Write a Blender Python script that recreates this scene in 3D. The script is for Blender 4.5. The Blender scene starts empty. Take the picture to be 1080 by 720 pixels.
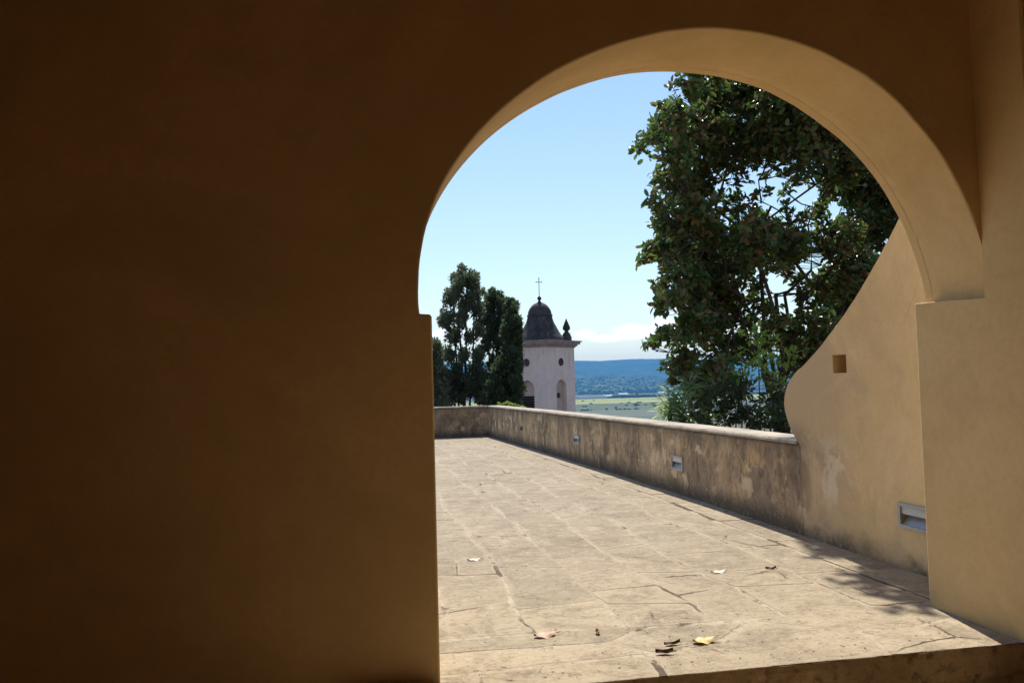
import bpy, bmesh, math, random
import numpy as np
from mathutils import Vector, Matrix, noise

random.seed(7)
RNG = np.random.default_rng(11)
PI = math.pi
R = math.radians
S = bpy.context.scene
COL = S.collection

# ------------------------------------------------------------------ camera model
F, YAW, PITCH, ROLL = 855.03, R(10.297), R(3.083), R(1.358)     # focal length in pixels of a 1080 wide picture
EYE = Vector((0, 0, 1.45))
_r0 = Vector((math.cos(YAW), -math.sin(YAW), 0))
_f0 = Vector((math.sin(YAW) * math.cos(PITCH), math.cos(YAW) * math.cos(PITCH), math.sin(PITCH)))
_u0 = _r0.cross(_f0)
CR = _r0 * math.cos(ROLL) - _u0 * math.sin(ROLL)
CU = _r0 * math.sin(ROLL) + _u0 * math.cos(ROLL)


def at(px, py, Y):
    """world point at distance Y along the terrace, in the direction of a photo pixel"""
    d = _f0 + CR * ((px - 540) / F) - CU * ((py - 360) / F)
    return EYE + d * (Y / d.y)


cam_d = bpy.data.cameras.new('camera')
cam = bpy.data.objects.new('camera', cam_d)
COL.objects.link(cam)
M = Matrix.Identity(4)
for i in range(3):
    M[i][0], M[i][1], M[i][2], M[i][3] = CR[i], CU[i], -_f0[i], EYE[i]
cam.matrix_world = M
cam_d.sensor_width = 36
cam_d.lens = F / 1080 * 36
cam_d.clip_start = .05
cam_d.clip_end = 60000
S.camera = cam

# ------------------------------------------------------------------ node helpers


class NT:
    def __init__(s, name):
        s.m = bpy.data.materials.new(name)
        s.m.use_nodes = True
        s.t = s.m.node_tree
        s.b = s.t.nodes['Principled BSDF']
        s.out = s.t.nodes['Material Output']
        s._pos = None

    def n(s, typ, ins=None, **kw):
        nd = s.t.nodes.new(typ)
        for k, v in kw.items():
            setattr(nd, k, v)
        for k, v in (ins or {}).items():
            s.set(nd.inputs[k], v)
        return nd

    def set(s, sock, v):
        if isinstance(v, bpy.types.NodeSocket):
            s.t.links.new(v, sock)
        elif isinstance(v, (tuple, list)) and len(v) == 3 and sock.type == 'RGBA':
            sock.default_value = (*v, 1)
        else:
            sock.default_value = v

    def pos(s, scale=(1, 1, 1)):
        if s._pos is None:
            s._pos = s.n('ShaderNodeNewGeometry').outputs['Position']
        if scale == (1, 1, 1):
            return s._pos
        return s.n('ShaderNodeVectorMath', {0: s._pos, 1: Vector(scale)}, operation='MULTIPLY').outputs[0]

    def noise(s, scale, detail=4, rough=.55, dist=0., vec=None):
        nd = s.n('ShaderNodeTexNoise', {'Scale': scale, 'Detail': detail, 'Roughness': rough, 'Distortion': dist})
        s.t.links.new(vec if vec is not None else s.pos(), nd.inputs['Vector'])
        return nd.outputs['Fac']

    def ramp(s, fac, a, b, lo=0., hi=1.):
        return s.n('ShaderNodeMapRange', {0: fac, 1: a, 2: b, 3: lo, 4: hi}, interpolation_type='SMOOTHSTEP').outputs[0]

    def mix(s, fac, a, b, mode='MIX'):
        nd = s.n('ShaderNodeMix', data_type='RGBA', blend_type=mode)
        s.set(nd.inputs[0], fac)
        s.set(nd.inputs[6], a)
        s.set(nd.inputs[7], b)
        return nd.outputs[2]

    def math(s, op, a, b=0.):
        return s.n('ShaderNodeMath', {0: a, 1: b}, operation=op).outputs[0]

    def sep(s):
        return s.n('ShaderNodeSeparateXYZ', {0: s.pos()}).outputs

    def bump(s, h, strength, dist, prev=None):
        nd = s.n('ShaderNodeBump', {'Height': h, 'Strength': strength, 'Distance': dist})
        if prev is not None:
            s.t.links.new(prev, nd.inputs['Normal'])
        s.t.links.new(nd.outputs[0], s.b.inputs['Normal'])
        return nd.outputs[0]

    def done(s, col=None, rough=.9, spec=.2):
        if col is not None:
            s.set(s.b.inputs['Base Color'], col)
        s.set(s.b.inputs['Roughness'], rough)
        s.b.inputs['Specular IOR Level'].default_value = spec
        return s.m


def mul(c, k):
    return tuple(x * k for x in c)


def simple(name, col, rough=.8, spec=.25, var=.25, scale=6., metal=0., bump=0.):
    q = NT(name)
    c = q.mix(q.ramp(q.noise(scale, 5), .3, .7), mul(col, 1 - var), mul(col, 1 + var))
    q.b.inputs['Metallic'].default_value = metal
    if bump:
        q.bump(q.noise(scale * 6, 4), .5, bump)
    return q.done(c, rough, spec)


OCHRE = (.715, .502, .24)
STAIN = (.14, .108, .078)


def plaster(name, base=OCHRE, weather=None):
    q = NT(name)
    n1 = q.noise(.9, 4, .6, .6)
    n2 = q.noise(4.5, 6, .65, .8)
    c = q.mix(q.ramp(n1, .3, .7), mul(base, .84), (base[0] * 1.06, base[1] * 1.08, base[2] * 1.16))
    c = q.mix(q.math('MULTIPLY', q.ramp(n2, .45, .75), .35), c, mul(base, .80))
    # trowel marks and a scatter of small scuffs
    scuff = q.ramp(q.noise(1.8, 8, .75, 1.5), .66, .76)
    c = q.mix(q.math('MULTIPLY', scuff, .4), c, mul(base, .68))
    crack = q.n('ShaderNodeTexVoronoi', {'Scale': .55}, feature='DISTANCE_TO_EDGE')
    wob = q.n('ShaderNodeVectorMath', {0: q.pos(), 1: q.n('ShaderNodeTexNoise', {'Scale': 2.5, 'Detail': 6}).outputs['Color']}, operation='ADD').outputs[0]
    q.t.links.new(wob, crack.inputs['Vector'])
    cm = q.math('MULTIPLY', q.ramp(crack.outputs['Distance'], .0015, .004, 1, 0), q.ramp(q.noise(.8, 2), .56, .64))
    c = q.mix(q.math('MULTIPLY', cm, .22 if weather else 0.), c, mul(base, .55))
    c = q.mix(q.math('MULTIPLY', q.ramp(q.noise(22, 6, .7, .3), .42, .66), .16), c, mul(base, .66))
    h = q.math('ADD', q.math('MULTIPLY', q.noise(2.2, 5, .6, .6), 1.2), q.math('MULTIPLY', q.noise(45, 6, .65), .22))
    if weather:
        x, y, z = q.sep()
        wv = q.pos((3.2, 3.2, .55))
        streak = q.noise(1.6, 7, .68, .5, wv)
        blot = q.noise(1.7, 8, .7, .7)
        fine = q.noise(11., 6, .7, .3, q.pos((1, 1, .6)))
        if weather == 'wing':
            along = q.ramp(q.math('ADD', y, q.math('MULTIPLY', blot, 1.5)), 7.1, 7.95)
            lowd = q.math('ADD', q.math('MULTIPLY', blot, .7), z)
            base_d = q.ramp(lowd, .28, .56, 1, 0)
            up = q.ramp(z, .75, 1.15, 1, 0)
            amt = q.math('MAXIMUM', q.math('MULTIPLY', along, up), base_d)
            grey = q.math('MULTIPLY', q.ramp(q.math('ADD', q.math('MULTIPLY', y, .25), q.math('MULTIPLY', blot, .8)), 1.75, 2.1), .8)
            c = q.mix(grey, c, (.45, .335, .22))
            pale = q.math('MULTIPLY', q.ramp(q.noise(2.6, 6, .65, .4), .47, .56), q.ramp(z, .25, .5))
            pale = q.math('MULTIPLY', pale, q.math('MULTIPLY', q.ramp(y, 6.0, 6.35), q.ramp(z, .72, 1., 1, 0)))
            c = q.mix(q.math('MULTIPLY', pale, .7), c, (.70, .60, .45))
        else:
            amt = 1.
        cols = q.noise(1.15, 7, .66, .4, q.pos((1.7, 1.7, .8)))
        w = q.mix(q.ramp(cols, .36, .64), (.185, .138, .098), (.56, .41, .25))
        w = q.mix(q.math('MULTIPLY', q.ramp(blot, .46, .60), .6), w, (.29, .225, .165))
        w = q.mix(q.math('MULTIPLY', q.ramp(q.noise(2.6, 7, .7, .8), .54, .64), .6), w, (.60, .40, .20))
        w = q.mix(q.math('MULTIPLY', q.ramp(streak, .55, .70), .28), w, (.13, .10, .075))
        w = q.mix(q.math('MULTIPLY', q.ramp(fine, .50, .63), .62), w, (.115, .088, .066))
        chip = q.math('MULTIPLY', q.ramp(q.noise(4.2, 6, .62, .2), .55, .60), q.ramp(q.noise(.7, 2), .40, .56))
        w = q.mix(q.math('MULTIPLY', chip, .75), w, (.68, .54, .36))
        drip = q.ramp(q.math('ADD', z, q.math('MULTIPLY', q.math('ADD', streak, fine), -.42)), .24, .42)
        w = q.mix(q.math('MULTIPLY', drip, .62), w, (.135, .102, .076))
        foot = q.ramp(q.math('ADD', z, q.math('MULTIPLY', fine, .30)), .20, .42, 1, 0)
        w = q.mix(q.math('MULTIPLY', foot, .85), w, (.085, .07, .056))
        lich = q.math('MULTIPLY', q.ramp(q.noise(24, 3, .6), .60, .68), q.ramp(z, .1, .45, 1, .15))
        w = q.mix(q.math('MULTIPLY', lich, .5), w, (.42, .38, .31))
        c = q.mix(amt, c, w)
        h = q.math('ADD', h, q.math('MULTIPLY', fine, .55))
    q.bump(h, .5, .016)
    return q.done(c, .93, .12)


M_PLASTER = plaster('ochre_plaster')
M_WING = plaster('ochre_plaster_weathered', base=(.78, .56, .285), weather='wing')
M_PARAPET = plaster('weathered_render', base=(.46, .33, .2), weather='parapet')
M_DARKHALL = simple('hall_plaster', (.64, .43, .21), .95, .1, .12, 1.)


def coping_mat():
    q = NT('coping_stone')
    c = q.mix(q.ramp(q.noise(2.5, 7, .7), .3, .7), (.36, .31, .245), (.56, .49, .39))
    c = q.mix(q.math('MULTIPLY', q.ramp(q.noise(14, 6, .7), .56, .68), .6), c, (.20, .17, .13))
    q.bump(q.noise(18, 8, .7), .7, .015)
    return q.done(c, .95, .1)


M_COPING = coping_mat()


def stone_mat():
    q = NT('paving_stone')
    t = q.n('ShaderNodeAttribute', attribute_name='tint').outputs['Fac']
    c = q.mix(t, (.38, .315, .21), (.55, .445, .295))
    c = q.mix(q.ramp(q.math('FRACT', q.math('MULTIPLY', t, 7.3)), .90, .97), c, (.50, .385, .26))
    x, y, z = q.sep()
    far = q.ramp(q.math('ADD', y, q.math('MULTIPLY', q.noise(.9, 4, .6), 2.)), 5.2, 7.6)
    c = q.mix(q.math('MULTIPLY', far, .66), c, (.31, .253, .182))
    c = q.mix(q.math('MULTIPLY', q.ramp(q.noise(.7, 5, .65, .6), .46, .68), .5), c, (.50, .405, .28))
    n = q.noise(1.7, 9, .75, .8)
    c = q.mix(q.math('MULTIPLY', q.ramp(n, .46, .64), .68), c, (.25, .195, .132))
    mot = q.noise(6.5, 8, .78, .5)
    c = q.mix(q.math('MULTIPLY', q.ramp(mot, .50, .66), .5), c, (.215, .17, .118))
    c = q.mix(q.math('MULTIPLY', q.ramp(mot, .48, .36), .45), c, (.54, .45, .33))
    gr = q.noise(26, 6, .75, .3)
    c = q.mix(q.math('MULTIPLY', q.ramp(gr, .54, .66), .5), c, (.19, .15, .105))
    c = q.mix(q.math('MULTIPLY', q.ramp(gr, .46, .36), .4), c, (.57, .48, .36))
    pit = q.math('MULTIPLY', q.ramp(q.noise(30, 5, .65, .6), .63, .69), q.ramp(q.noise(2.2, 4), .44, .58))
    c = q.mix(q.math('MULTIPLY', pit, .85), c, (.09, .065, .04))
    crk = q.n('ShaderNodeTexVoronoi', {'Scale': .95}, feature='DISTANCE_TO_EDGE')
    wv_ = q.n('ShaderNodeVectorMath', {0: q.n('ShaderNodeTexNoise', {'Scale': 2.2, 'Detail': 8, 'Roughness': .65}).outputs['Color'], 1: Vector((.5, .5, .5))}, operation='MULTIPLY').outputs[0]
    q.t.links.new(q.n('ShaderNodeVectorMath', {0: q.pos((1.0, 1.0, 1)), 1: wv_}, operation='ADD').outputs[0], crk.inputs['Vector'])
    ck = q.math('MULTIPLY', q.ramp(crk.outputs['Distance'], .003, .010, 1, 0), q.ramp(q.noise(1.1, 3), .54, .62))
    c = q.mix(q.math('MULTIPLY', ck, .7), c, (.085, .06, .04))
    ly = q.ramp(q.noise(3.2, 8, .72, .5, q.pos((.8, 2.6, 1))), .54, .66)
    c = q.mix(q.math('MULTIPLY', ly, .42), c, (.255, .195, .125))
    ed = q.n('ShaderNodeAttribute', attribute_name='edge').outputs['Fac']
    sm = q.ramp(q.math('ADD', q.math('MULTIPLY', ed, .42), q.noise(3.5, 7, .7)), .66, .90)
    c = q.mix(q.math('MULTIPLY', sm, .42), c, (.50, .41, .295))
    pit = q.math('MAXIMUM', pit, ck)
    nb = q.bump(q.math('SUBTRACT', q.math('ADD', q.noise(4, 9, .75, .4), q.math('MULTIPLY', gr, .25)), q.math('MULTIPLY', pit, .6)), .85, .035)
    q.bump(q.noise(70, 4, .7), .5, .003, nb)
    return q.done(c, .9, .2)


M_STONE = stone_mat()


def mortar_mat():
    q = NT('lime_mortar')
    c = q.mix(q.ramp(q.noise(7, 6, .7), .3, .7), (.38, .31, .212), (.55, .455, .33))
    c = q.mix(q.ramp(q.noise(.9, 5, .7, .5), .52, .58), c, (.13, .10, .068))
    c = q.mix(q.math('MULTIPLY', q.ramp(q.noise(14, 6, .7, .5), .5, .62), .6), c, (.2, .155, .11))
    q.bump(q.noise(40, 6, .7), .7, .006)
    return q.done(c, .95, .1)


M_MORTAR = mortar_mat()


def riser_mat():
    q = NT('step_stone')
    c = q.mix(q.ramp(q.noise(3, 7, .7, .4), .3, .7), (.24, .16, .085), (.42, .29, .16))
    c = q.mix(q.math('MULTIPLY', q.ramp(q.noise(16, 6, .7), .5, .66), .7), c, (.10, .065, .035))
    q.bump(q.noise(14, 8, .7), .8, .02)
    return q.done(c, .93, .15)


M_RISER = riser_mat()
M_HALLFLOOR = simple('hall_floor_stone', (.50, .40, .28), .9, .2, .2, 2., bump=.004)
M_METAL = simple('grey_painted_metal', (.36, .37, .38), .45, .5, .1, 14., .3)
M_METALD = simple('dark_lamp_recess', (.10, .105, .11), .6, .3, .15, 14.)
M_GLASSY = simple('frosted_lamp_glass', (.52, .54, .55), .35, .5, .06, 20.)


def tower_mat():
    q = NT('pale_tower_render')
    c = q.mix(q.ramp(q.noise(.7, 5, .6), .3, .7), (.68, .59, .52), (.78, .68, .60))
    st = q.noise(1.2, 7, .7, .4, q.pos((2.2, 2.2, .35)))
    x, y, z = q.sep()
    up = q.ramp(z, 1.2, 4.4, .15, .75)
    c = q.mix(q.math('MULTIPLY', q.ramp(st, .50, .68), up), c, (.42, .36, .32))
    c = q.mix(q.math('MULTIPLY', q.ramp(q.noise(3, 6, .7), .56, .68), .35), c, (.45, .38, .33))
    return q.done(c, .95, .1)


M_TOWER = tower_mat()
M_TOWERN = simple('niche_render', (.50, .40, .345), .95, .1, .10, 1.2)
M_CORN = simple('grey_cornice_stone', (.31, .28, .26), .9, .2, .2, 2.5)
M_DOME = simple('dark_dome_slate', (.062, .055, .05), .85, .25, .35, 2.2, bump=.03)
M_IRON = simple('dark_iron', (.05, .045, .04), .7, .3, .2, 5.)
M_DARK = simple('dark_opening', (.02, .02, .022), .9, .1, .2, 3.)
M_BARK = simple('bark', (.062, .05, .04), .95, .1, .35, 7., bump=.02)
M_TWIG = simple('twig_bark', (.07, .058, .045), .95, .1, .3, 9.)


def leaf_mat(name, dark, light, back=None, trans=.25, rough=.45, warm=None, spec=.35):
    q = NT(name)
    t = q.n('ShaderNodeAttribute', attribute_name='tint').outputs['Fac']
    c = q.mix(t, dark, light)
    if warm is not None:
        c = q.mix(q.ramp(t, .93, .96), c, warm)
    if back is not None:
        bf = q.n('ShaderNodeNewGeometry').outputs['Backfacing']
        rust = q.mix(q.ramp(q.math('FRACT', q.math('MULTIPLY', t, 5.7)), .42, .65), mul(light, .8), back)
        c = q.mix(bf, c, rust)
    q.done(c, rough, spec)
    tr = q.n('ShaderNodeBsdfTranslucent', {'Color': q.mix(.35, c, mul(light, 2.2))})
    mx = q.n('ShaderNodeMixShader', {0: trans, 1: q.b.outputs[0], 2: tr.outputs[0]})
    q.t.links.new(mx.outputs[0], q.out.inputs['Surface'])
    return q.m


M_MAGN = leaf_mat('magnolia_leaf', (.028, .052, .014), (.105, .175, .040), (.17, .088, .034), .42, .30, (.17, .085, .035), .5)
M_CYP = leaf_mat('cypress_leaf', (.07, .092, .05), (.15, .185, .10), None, .34, .6)
M_CYPD = leaf_mat('dark_cypress_leaf', (.034, .056, .026), (.09, .13, .055), None, .3, .6)
M_LAUREL = leaf_mat('bright_shrub_leaf', (.12, .19, .03), (.27, .38, .07), None, .6, .45)
M_HEDGE = leaf_mat('dark_shrub_leaf', (.020, .034, .014), (.07, .105, .03), None, .28, .42)
M_YUCCA = leaf_mat('strap_leaf', (.12, .19, .06), (.36, .46, .20), None, .6, .4)
M_WEED = leaf_mat('weed_leaf', (.12, .18, .03), (.26, .34, .08), None, .4, .5)
M_FTREE = leaf_mat('field_tree_leaf', (.025, .034, .020), (.05, .066, .034), None, .1, .7)


def litter_mat(name, a, b, edge):
    q = NT(name)
    t = q.n('ShaderNodeAttribute', attribute_name='tint').outputs['Fac']
    c = q.mix(q.ramp(q.noise(45, 4), .35, .65), a, b)
    c = q.mix(q.ramp(t, .6, .95), c, edge)
    return q.done(c, .55, .3)


M_LBROWN = litter_mat('dry_brown_leaf', (.46, .24, .13), (.60, .36, .22), (.16, .07, .04))
M_LYELL = litter_mat('dry_yellow_leaf', (.62, .44, .08), (.75, .66, .38), (.42, .24, .03))
M_LPALE = litter_mat('dry_pale_leaf', (.60, .54, .46), (.72, .67, .6), (.3, .25, .2))
M_LDARK = litter_mat('dry_dark_leaf', (.12, .06, .035), (.2, .1, .06), (.05, .03, .02))

# ------------------------------------------------------------------ mesh helpers


class MB:
    def __init__(s):
        s.v, s.f, s.t, s.e = [], [], [], []

    def add(s, vs, fs, tint=None):
        o = len(s.v)
        s.v += [tuple(v) for v in vs]
        s.f += [tuple(i + o for i in f) for f in fs]
        if tint is not None:
            s.t += list(tint) if hasattr(tint, '__len__') else [tint] * len(vs)
        return s

    def box(s, c, d, rz=0.):
        cx, cy, cz = c
        hx, hy, hz = d[0] / 2, d[1] / 2, d[2] / 2
        ca, sa = math.cos(rz), math.sin(rz)
        vs = []
        for z in (-hz, hz):
            for x, y in ((-hx, -hy), (hx, -hy), (hx, hy), (-hx, hy)):
                vs.append((cx + x * ca - y * sa, cy + x * sa + y * ca, cz + z))
        return s.add(vs, [(3, 2, 1, 0), (4, 5, 6, 7), (0, 1, 5, 4), (1, 2, 6, 5), (2, 3, 7, 6), (3, 0, 4, 7)])

    def tube(s, pts, rad, n=6, cap=True):
        pts = [Vector(p) for p in pts]
        vs, fs = [], []
        for i, p in enumerate(pts):
            a, b = pts[max(i - 1, 0)], pts[min(i + 1, len(pts) - 1)]
            t = (b - a).normalized()
            u = t.cross(Vector((.31, .22, .93))).normalized()
            w = t.cross(u)
            r = rad[i] if hasattr(rad, '__len__') else rad
            for k in range(n):
                g = 2 * PI * k / n
                vs.append(p + (u * math.cos(g) + w * math.sin(g)) * r)
        for i in range(len(pts) - 1):
            for k in range(n):
                k2 = (k + 1) % n
                fs.append((i * n + k, i * n + k2, (i + 1) * n + k2, (i + 1) * n + k))
        if cap:
            fs.append(tuple(range(n))[::-1])
            fs.append(tuple((len(pts) - 1) * n + k for k in range(n)))
        return s.add(vs, fs)

    def lathe(s, c, prof, n=32, rz=0.):
        vs, fs = [], []
        for r, z in prof:
            for k in range(n):
                g = 2 * PI * k / n + rz
                vs.append((c[0] + r * math.cos(g), c[1] + r * math.sin(g), c[2] + z))
        for i in range(len(prof) - 1):
            for k in range(n):
                k2 = (k + 1) % n
                fs.append((i * n + k, i * n + k2, (i + 1) * n + k2, (i + 1) * n + k))
        fs.append(tuple(range(n))[::-1])
        fs.append(tuple((len(prof) - 1) * n + k for k in range(n)))
        return s.add(vs, fs)

    def build(s, name, mat, parent=None, smooth=False, loc=None):
        me = bpy.data.meshes.new(name)
        me.from_pydata(s.v, [], s.f)
        if s.t and len(s.t) == len(s.v):
            a = me.attributes.new('tint', 'FLOAT', 'POINT')
            a.data.foreach_set('value', np.array(s.t, dtype=np.float32))
        if s.e and len(s.e) == len(s.v):
            a = me.attributes.new('edge', 'FLOAT', 'POINT')
            a.data.foreach_set('value', np.array(s.e, dtype=np.float32))
        me.update()
        return link(name, me, mat, parent, smooth, loc)


def link(name, me, mat, parent=None, smooth=False, loc=None):
    if mat is not None:
        me.materials.append(mat)
    if smooth:
        me.shade_smooth()
    o = bpy.data.objects.new(name, me)
    COL.objects.link(o)
    if parent is not None:
        o.parent = parent
    if loc is not None:
        o.location = loc
    return o


def tag(o, label=None, cat=None, group=None, kind=None):
    if label:
        o['label'] = label
    if cat:
        o['category'] = cat
    if group:
        o['group'] = group
    if kind:
        o['kind'] = kind
    return o


def thing(name, label, cat, loc=(0, 0, 0), rz=0., group=None):
    o = bpy.data.objects.new(name, None)
    o.empty_display_size = .2
    COL.objects.link(o)
    o.location = loc
    o.rotation_euler = (0, 0, rz)
    return tag(o, label, cat, group)


def cut(o, cutters):
    """boolean holes, applied"""
    for c in cutters:
        m = o.modifiers.new('hole', 'BOOLEAN')
        m.object = c
        m.operation = 'DIFFERENCE'
        m.solver = 'EXACT'
    bpy.context.view_layer.update()
    dg = bpy.context.evaluated_depsgraph_get()
    me = bpy.data.meshes.new_from_object(o.evaluated_get(dg))
    o.modifiers.clear()
    old = o.data
    o.data = me
    bpy.data.meshes.remove(old)
    for c in cutters:
        cm = c.data
        bpy.data.objects.remove(c)
        bpy.data.meshes.remove(cm)


def wob(x, y, z, s=1., a=1.):
    return noise.noise(Vector((x * s, y * s, z * s))) * a


# ------------------------------------------------------------------ the arch wall
YN, YF = 4.055, 4.66           # near and far face of the wall
XL, XR = .336, 3.485           # jambs
CX, A_, ZS, B_ = 1.9073, 1.6609, .3388 + 1.45, 1.5728
NEARC = [-.022755643, .174069201, -.464487129, .497183178, -.171304484, 1.001612406]
FARC = [-.012999130, .096445329, -.253654704, .282897421, -.125466876, 1.015581298]


def opening(coef, zl, zr, xl_arch):
    """left foot, up the jamb, ledge, over the arch, ledge, down to the right foot"""
    pts = [(XL + .006, -.36), (XL + .004, .6), (XL - .002, zl - .012), (XL - .012, zl)]
    arc = []
    for i in range(73):
        th = PI * (1 - i / 72)
        r = np.polyval(coef, th)
        if th > 2.7:
            r = r + (1.0 - r) * (th - 2.7) / (PI - 2.7) * .6
        arc.append((CX + A_ * r * math.cos(th), ZS + B_ * r * math.sin(th)))
    arc[0] = (xl_arch, ZS + .02)
    arc = [p for p in arc if not (p[0] < CX and p[1] < zl + .02) and not (p[0] > CX and p[1] < zr + .02)]
    xa = arc[0][0]
    xb = arc[-1][0]
    pts += [(xa + .004, zl + .004)] + arc + [(xb, zr + .006), (XR + .004, zr), (XR, zr - .004), (XR, .6), (XR, -.36)]
    return pts


def resample(p, n):
    return p


near = opening(NEARC, 1.816, 1.892, .285)
far = opening(FARC, 1.816, 1.912, .285)
# the same number of samples along both mouths, matched by arc length between the ledges


def arc_part(p, n=90):
    k0, k1 = 4, len(p) - 4
    a = p[k0:k1]
    L = [0.]
    for i in range(1, len(a)):
        L.append(L[-1] + math.dist(a[i], a[i - 1]))
    out = []
    for j in range(n):
        t = L[-1] * j / (n - 1)
        xs = np.interp(t, L, [q[0] for q in a])
        zs = np.interp(t, L, [q[1] for q in a])
        out.append((float(xs), float(zs)))
    return p[:k0] + out + p[k1:]


near, far = arc_part(near), arc_part(far)
NP = len(near)


def grow(p, d):
    """offset an opening outline outwards (away from the void)"""
    out = []
    for i in range(len(p)):
        a, b = Vector(p[max(i - 1, 0)]), Vector(p[min(i + 1, len(p) - 1)])
        t = (b - a).normalized()
        out.append((p[i][0] - t.y * d, p[i][1] + t.x * d))
    return out


def lerp(p, q, t):
    return [(a[0] + (b[0] - a[0]) * t, a[1] + (b[1] - a[1]) * t) for a, b in zip(p, q)]


TOPZ = 4.5
mb = MB()
rings = []
n0 = grow(near, .010)
for i, (x, z) in enumerate(n0):
    if x > XR - .02:
        n0[i] = near[i]
rings.append((YN, n0))
rings.append((YN + .004, lerp(n0, near, .65)))
rings.append((YN + .013, near))
for t in (.2, .4, .6, .76):
    rings.append((YN + (YF - YN) * t, lerp(near, far, t)))
l1 = lerp(near, far, .86)
lip = grow(l1, .003)
for i in range(NP):                     # the shallow lip runs round the arch only
    if not (5 <= i < NP - 5):
        lip[i] = l1[i]
rings.append((YN + (YF - YN) * .86, lip))
rings.append((YN + (YF - YN) * .875, l1))
rings.append((YF - .014, far))
rings.append((YF - .004, grow(far, .004)))
rings.append((YF, grow(far, .012)))
V = []
for y, p in rings:
    for x, z in p:
        k = wob(x, y, z, 2.3, .008) + wob(x, y, z, 9., .003)
        V.append((x + (k if x < XR - .03 else 0), y, z + k))
fs = []
for r in range(len(rings) - 1):
    for i in range(NP - 1):
        a = r * NP + i
        fs.append((a, a + 1, a + NP + 1, a + NP))
mb.add(V, fs)
# near face: one outline with the opening cut out of its lower edge, ending at the pier's flank
nf = [(x, z) for (x, y, z) in V[:NP]]
k = next(i for i in range(NP // 2, NP) if nf[i][0] >= XR)
x0, z0 = nf[k - 1]
x1, z1 = nf[k]
zc = z0 + (z1 - z0) * (XR - x0) / (x1 - x0)
poly = [(-6., -.36)] + nf[:k] + [(XR, zc), (XR, TOPZ), (-6., TOPZ)]
mb.add([(x, YN, z) for x, z in poly], [tuple(range(len(poly)))])
ff = [(x, z) for (x, y, z) in V[-NP:]]
poly = [(-7., -.36)] + ff + [(4.42, -.36), (4.42, TOPZ), (-7., TOPZ)]
mb.add([(x, YF, z) for x, z in poly], [tuple(range(len(poly)))[::-1]])
# pier on the right: flank, front, back and outer side
PY = 3.687
ch = .012
pv = [(XR, YN), (XR, PY + ch), (XR + ch, PY), (4.42, PY), (4.42, YN)]
vs = []
levels = [-.36, .4, 1.2, 1.9, 2.6, 3.4, TOPZ]
for z in levels:
    vs += [(x, y, z) for x, y in pv]
fs = []
for i in range(len(levels) - 1):
    for j in range(4):
        fs.append((i * 5 + j + 1, i * 5 + j, (i + 1) * 5 + j, (i + 1) * 5 + j + 1))
mb.add(vs, fs)
mb.add([(XR, YN, 1.7), (3.75, YN, 1.7), (3.75, YN, zc), (XR, YN, zc)], [(0, 1, 2, 3)])
mb.add([(4.42, YN, -.36), (4.42, YF, -.36), (4.42, YF, TOPZ), (4.42, YN, TOPZ)], [(0, 1, 2, 3)])
o = mb.build('arch_wall', M_PLASTER)
tag(o, 'thick ochre plastered wall pierced by the big round arch, dark on the near side', 'wall')

# ------------------------------------------------------------------ the hall the camera stands in
hb = MB()
hb.box((1., -3.2, -.372), (16, 14.5, .1))
tag(hb.build('hall_floor', M_HALLFLOOR), kind='structure')
hb = MB()
hb.box((-.4, -.8, TOPZ + .15), (14.5, 11., .3))
tag(hb.build('hall_ceiling', M_DARKHALL), kind='structure')
hb = MB()
hb.box((-4.15, .4, 2.06), (.3, 7.3, 4.86))
hb.box((1.1, -3.4, 2.06), (10.8, .3, 4.86))
hb.box((6.65, .4, 2.06), (.3, 7.3, 4.86))
hb.box((5.56, 3.85, 2.06), (2.27, .3, 4.86))
tag(hb.build('hall_walls', M_DARKHALL), kind='structure')

# ------------------------------------------------------------------ terrace paving
PX = [(-9., 3.945), (4.6, 3.945), (9., 3.945), (12.5, 3.88), (17.6, 3.70), (23.15, 3.45)]


def px_wall(y):
    return float(np.interp(y, [p[0] for p in PX], [p[1] for p in PX]))


YB = 23.15
tm = MB()
tm.add([(-8., 4.4, 0), (px_wall(23.3) + .1, YB + .2, 0), (-8., YB + .2, 0)], [])
edge = [(.0, 3.895), (3.484, 3.90), (3.484, 4.665), (4.2, 4.665), (4.2, 9.), (4.1, 12.5), (3.95, 17.6), (3.7, 23.3), (-8.2, 23.3), (-8.2, 4.665), (.0, 4.665)]
tm = MB()
tm.add([(x, y, 0.) for x, y in edge], [tuple(range(len(edge)))])
tag(tm.build('terrace_floor', M_MORTAR), kind='structure')

slabs = MB()
slab_i = [0]


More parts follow.
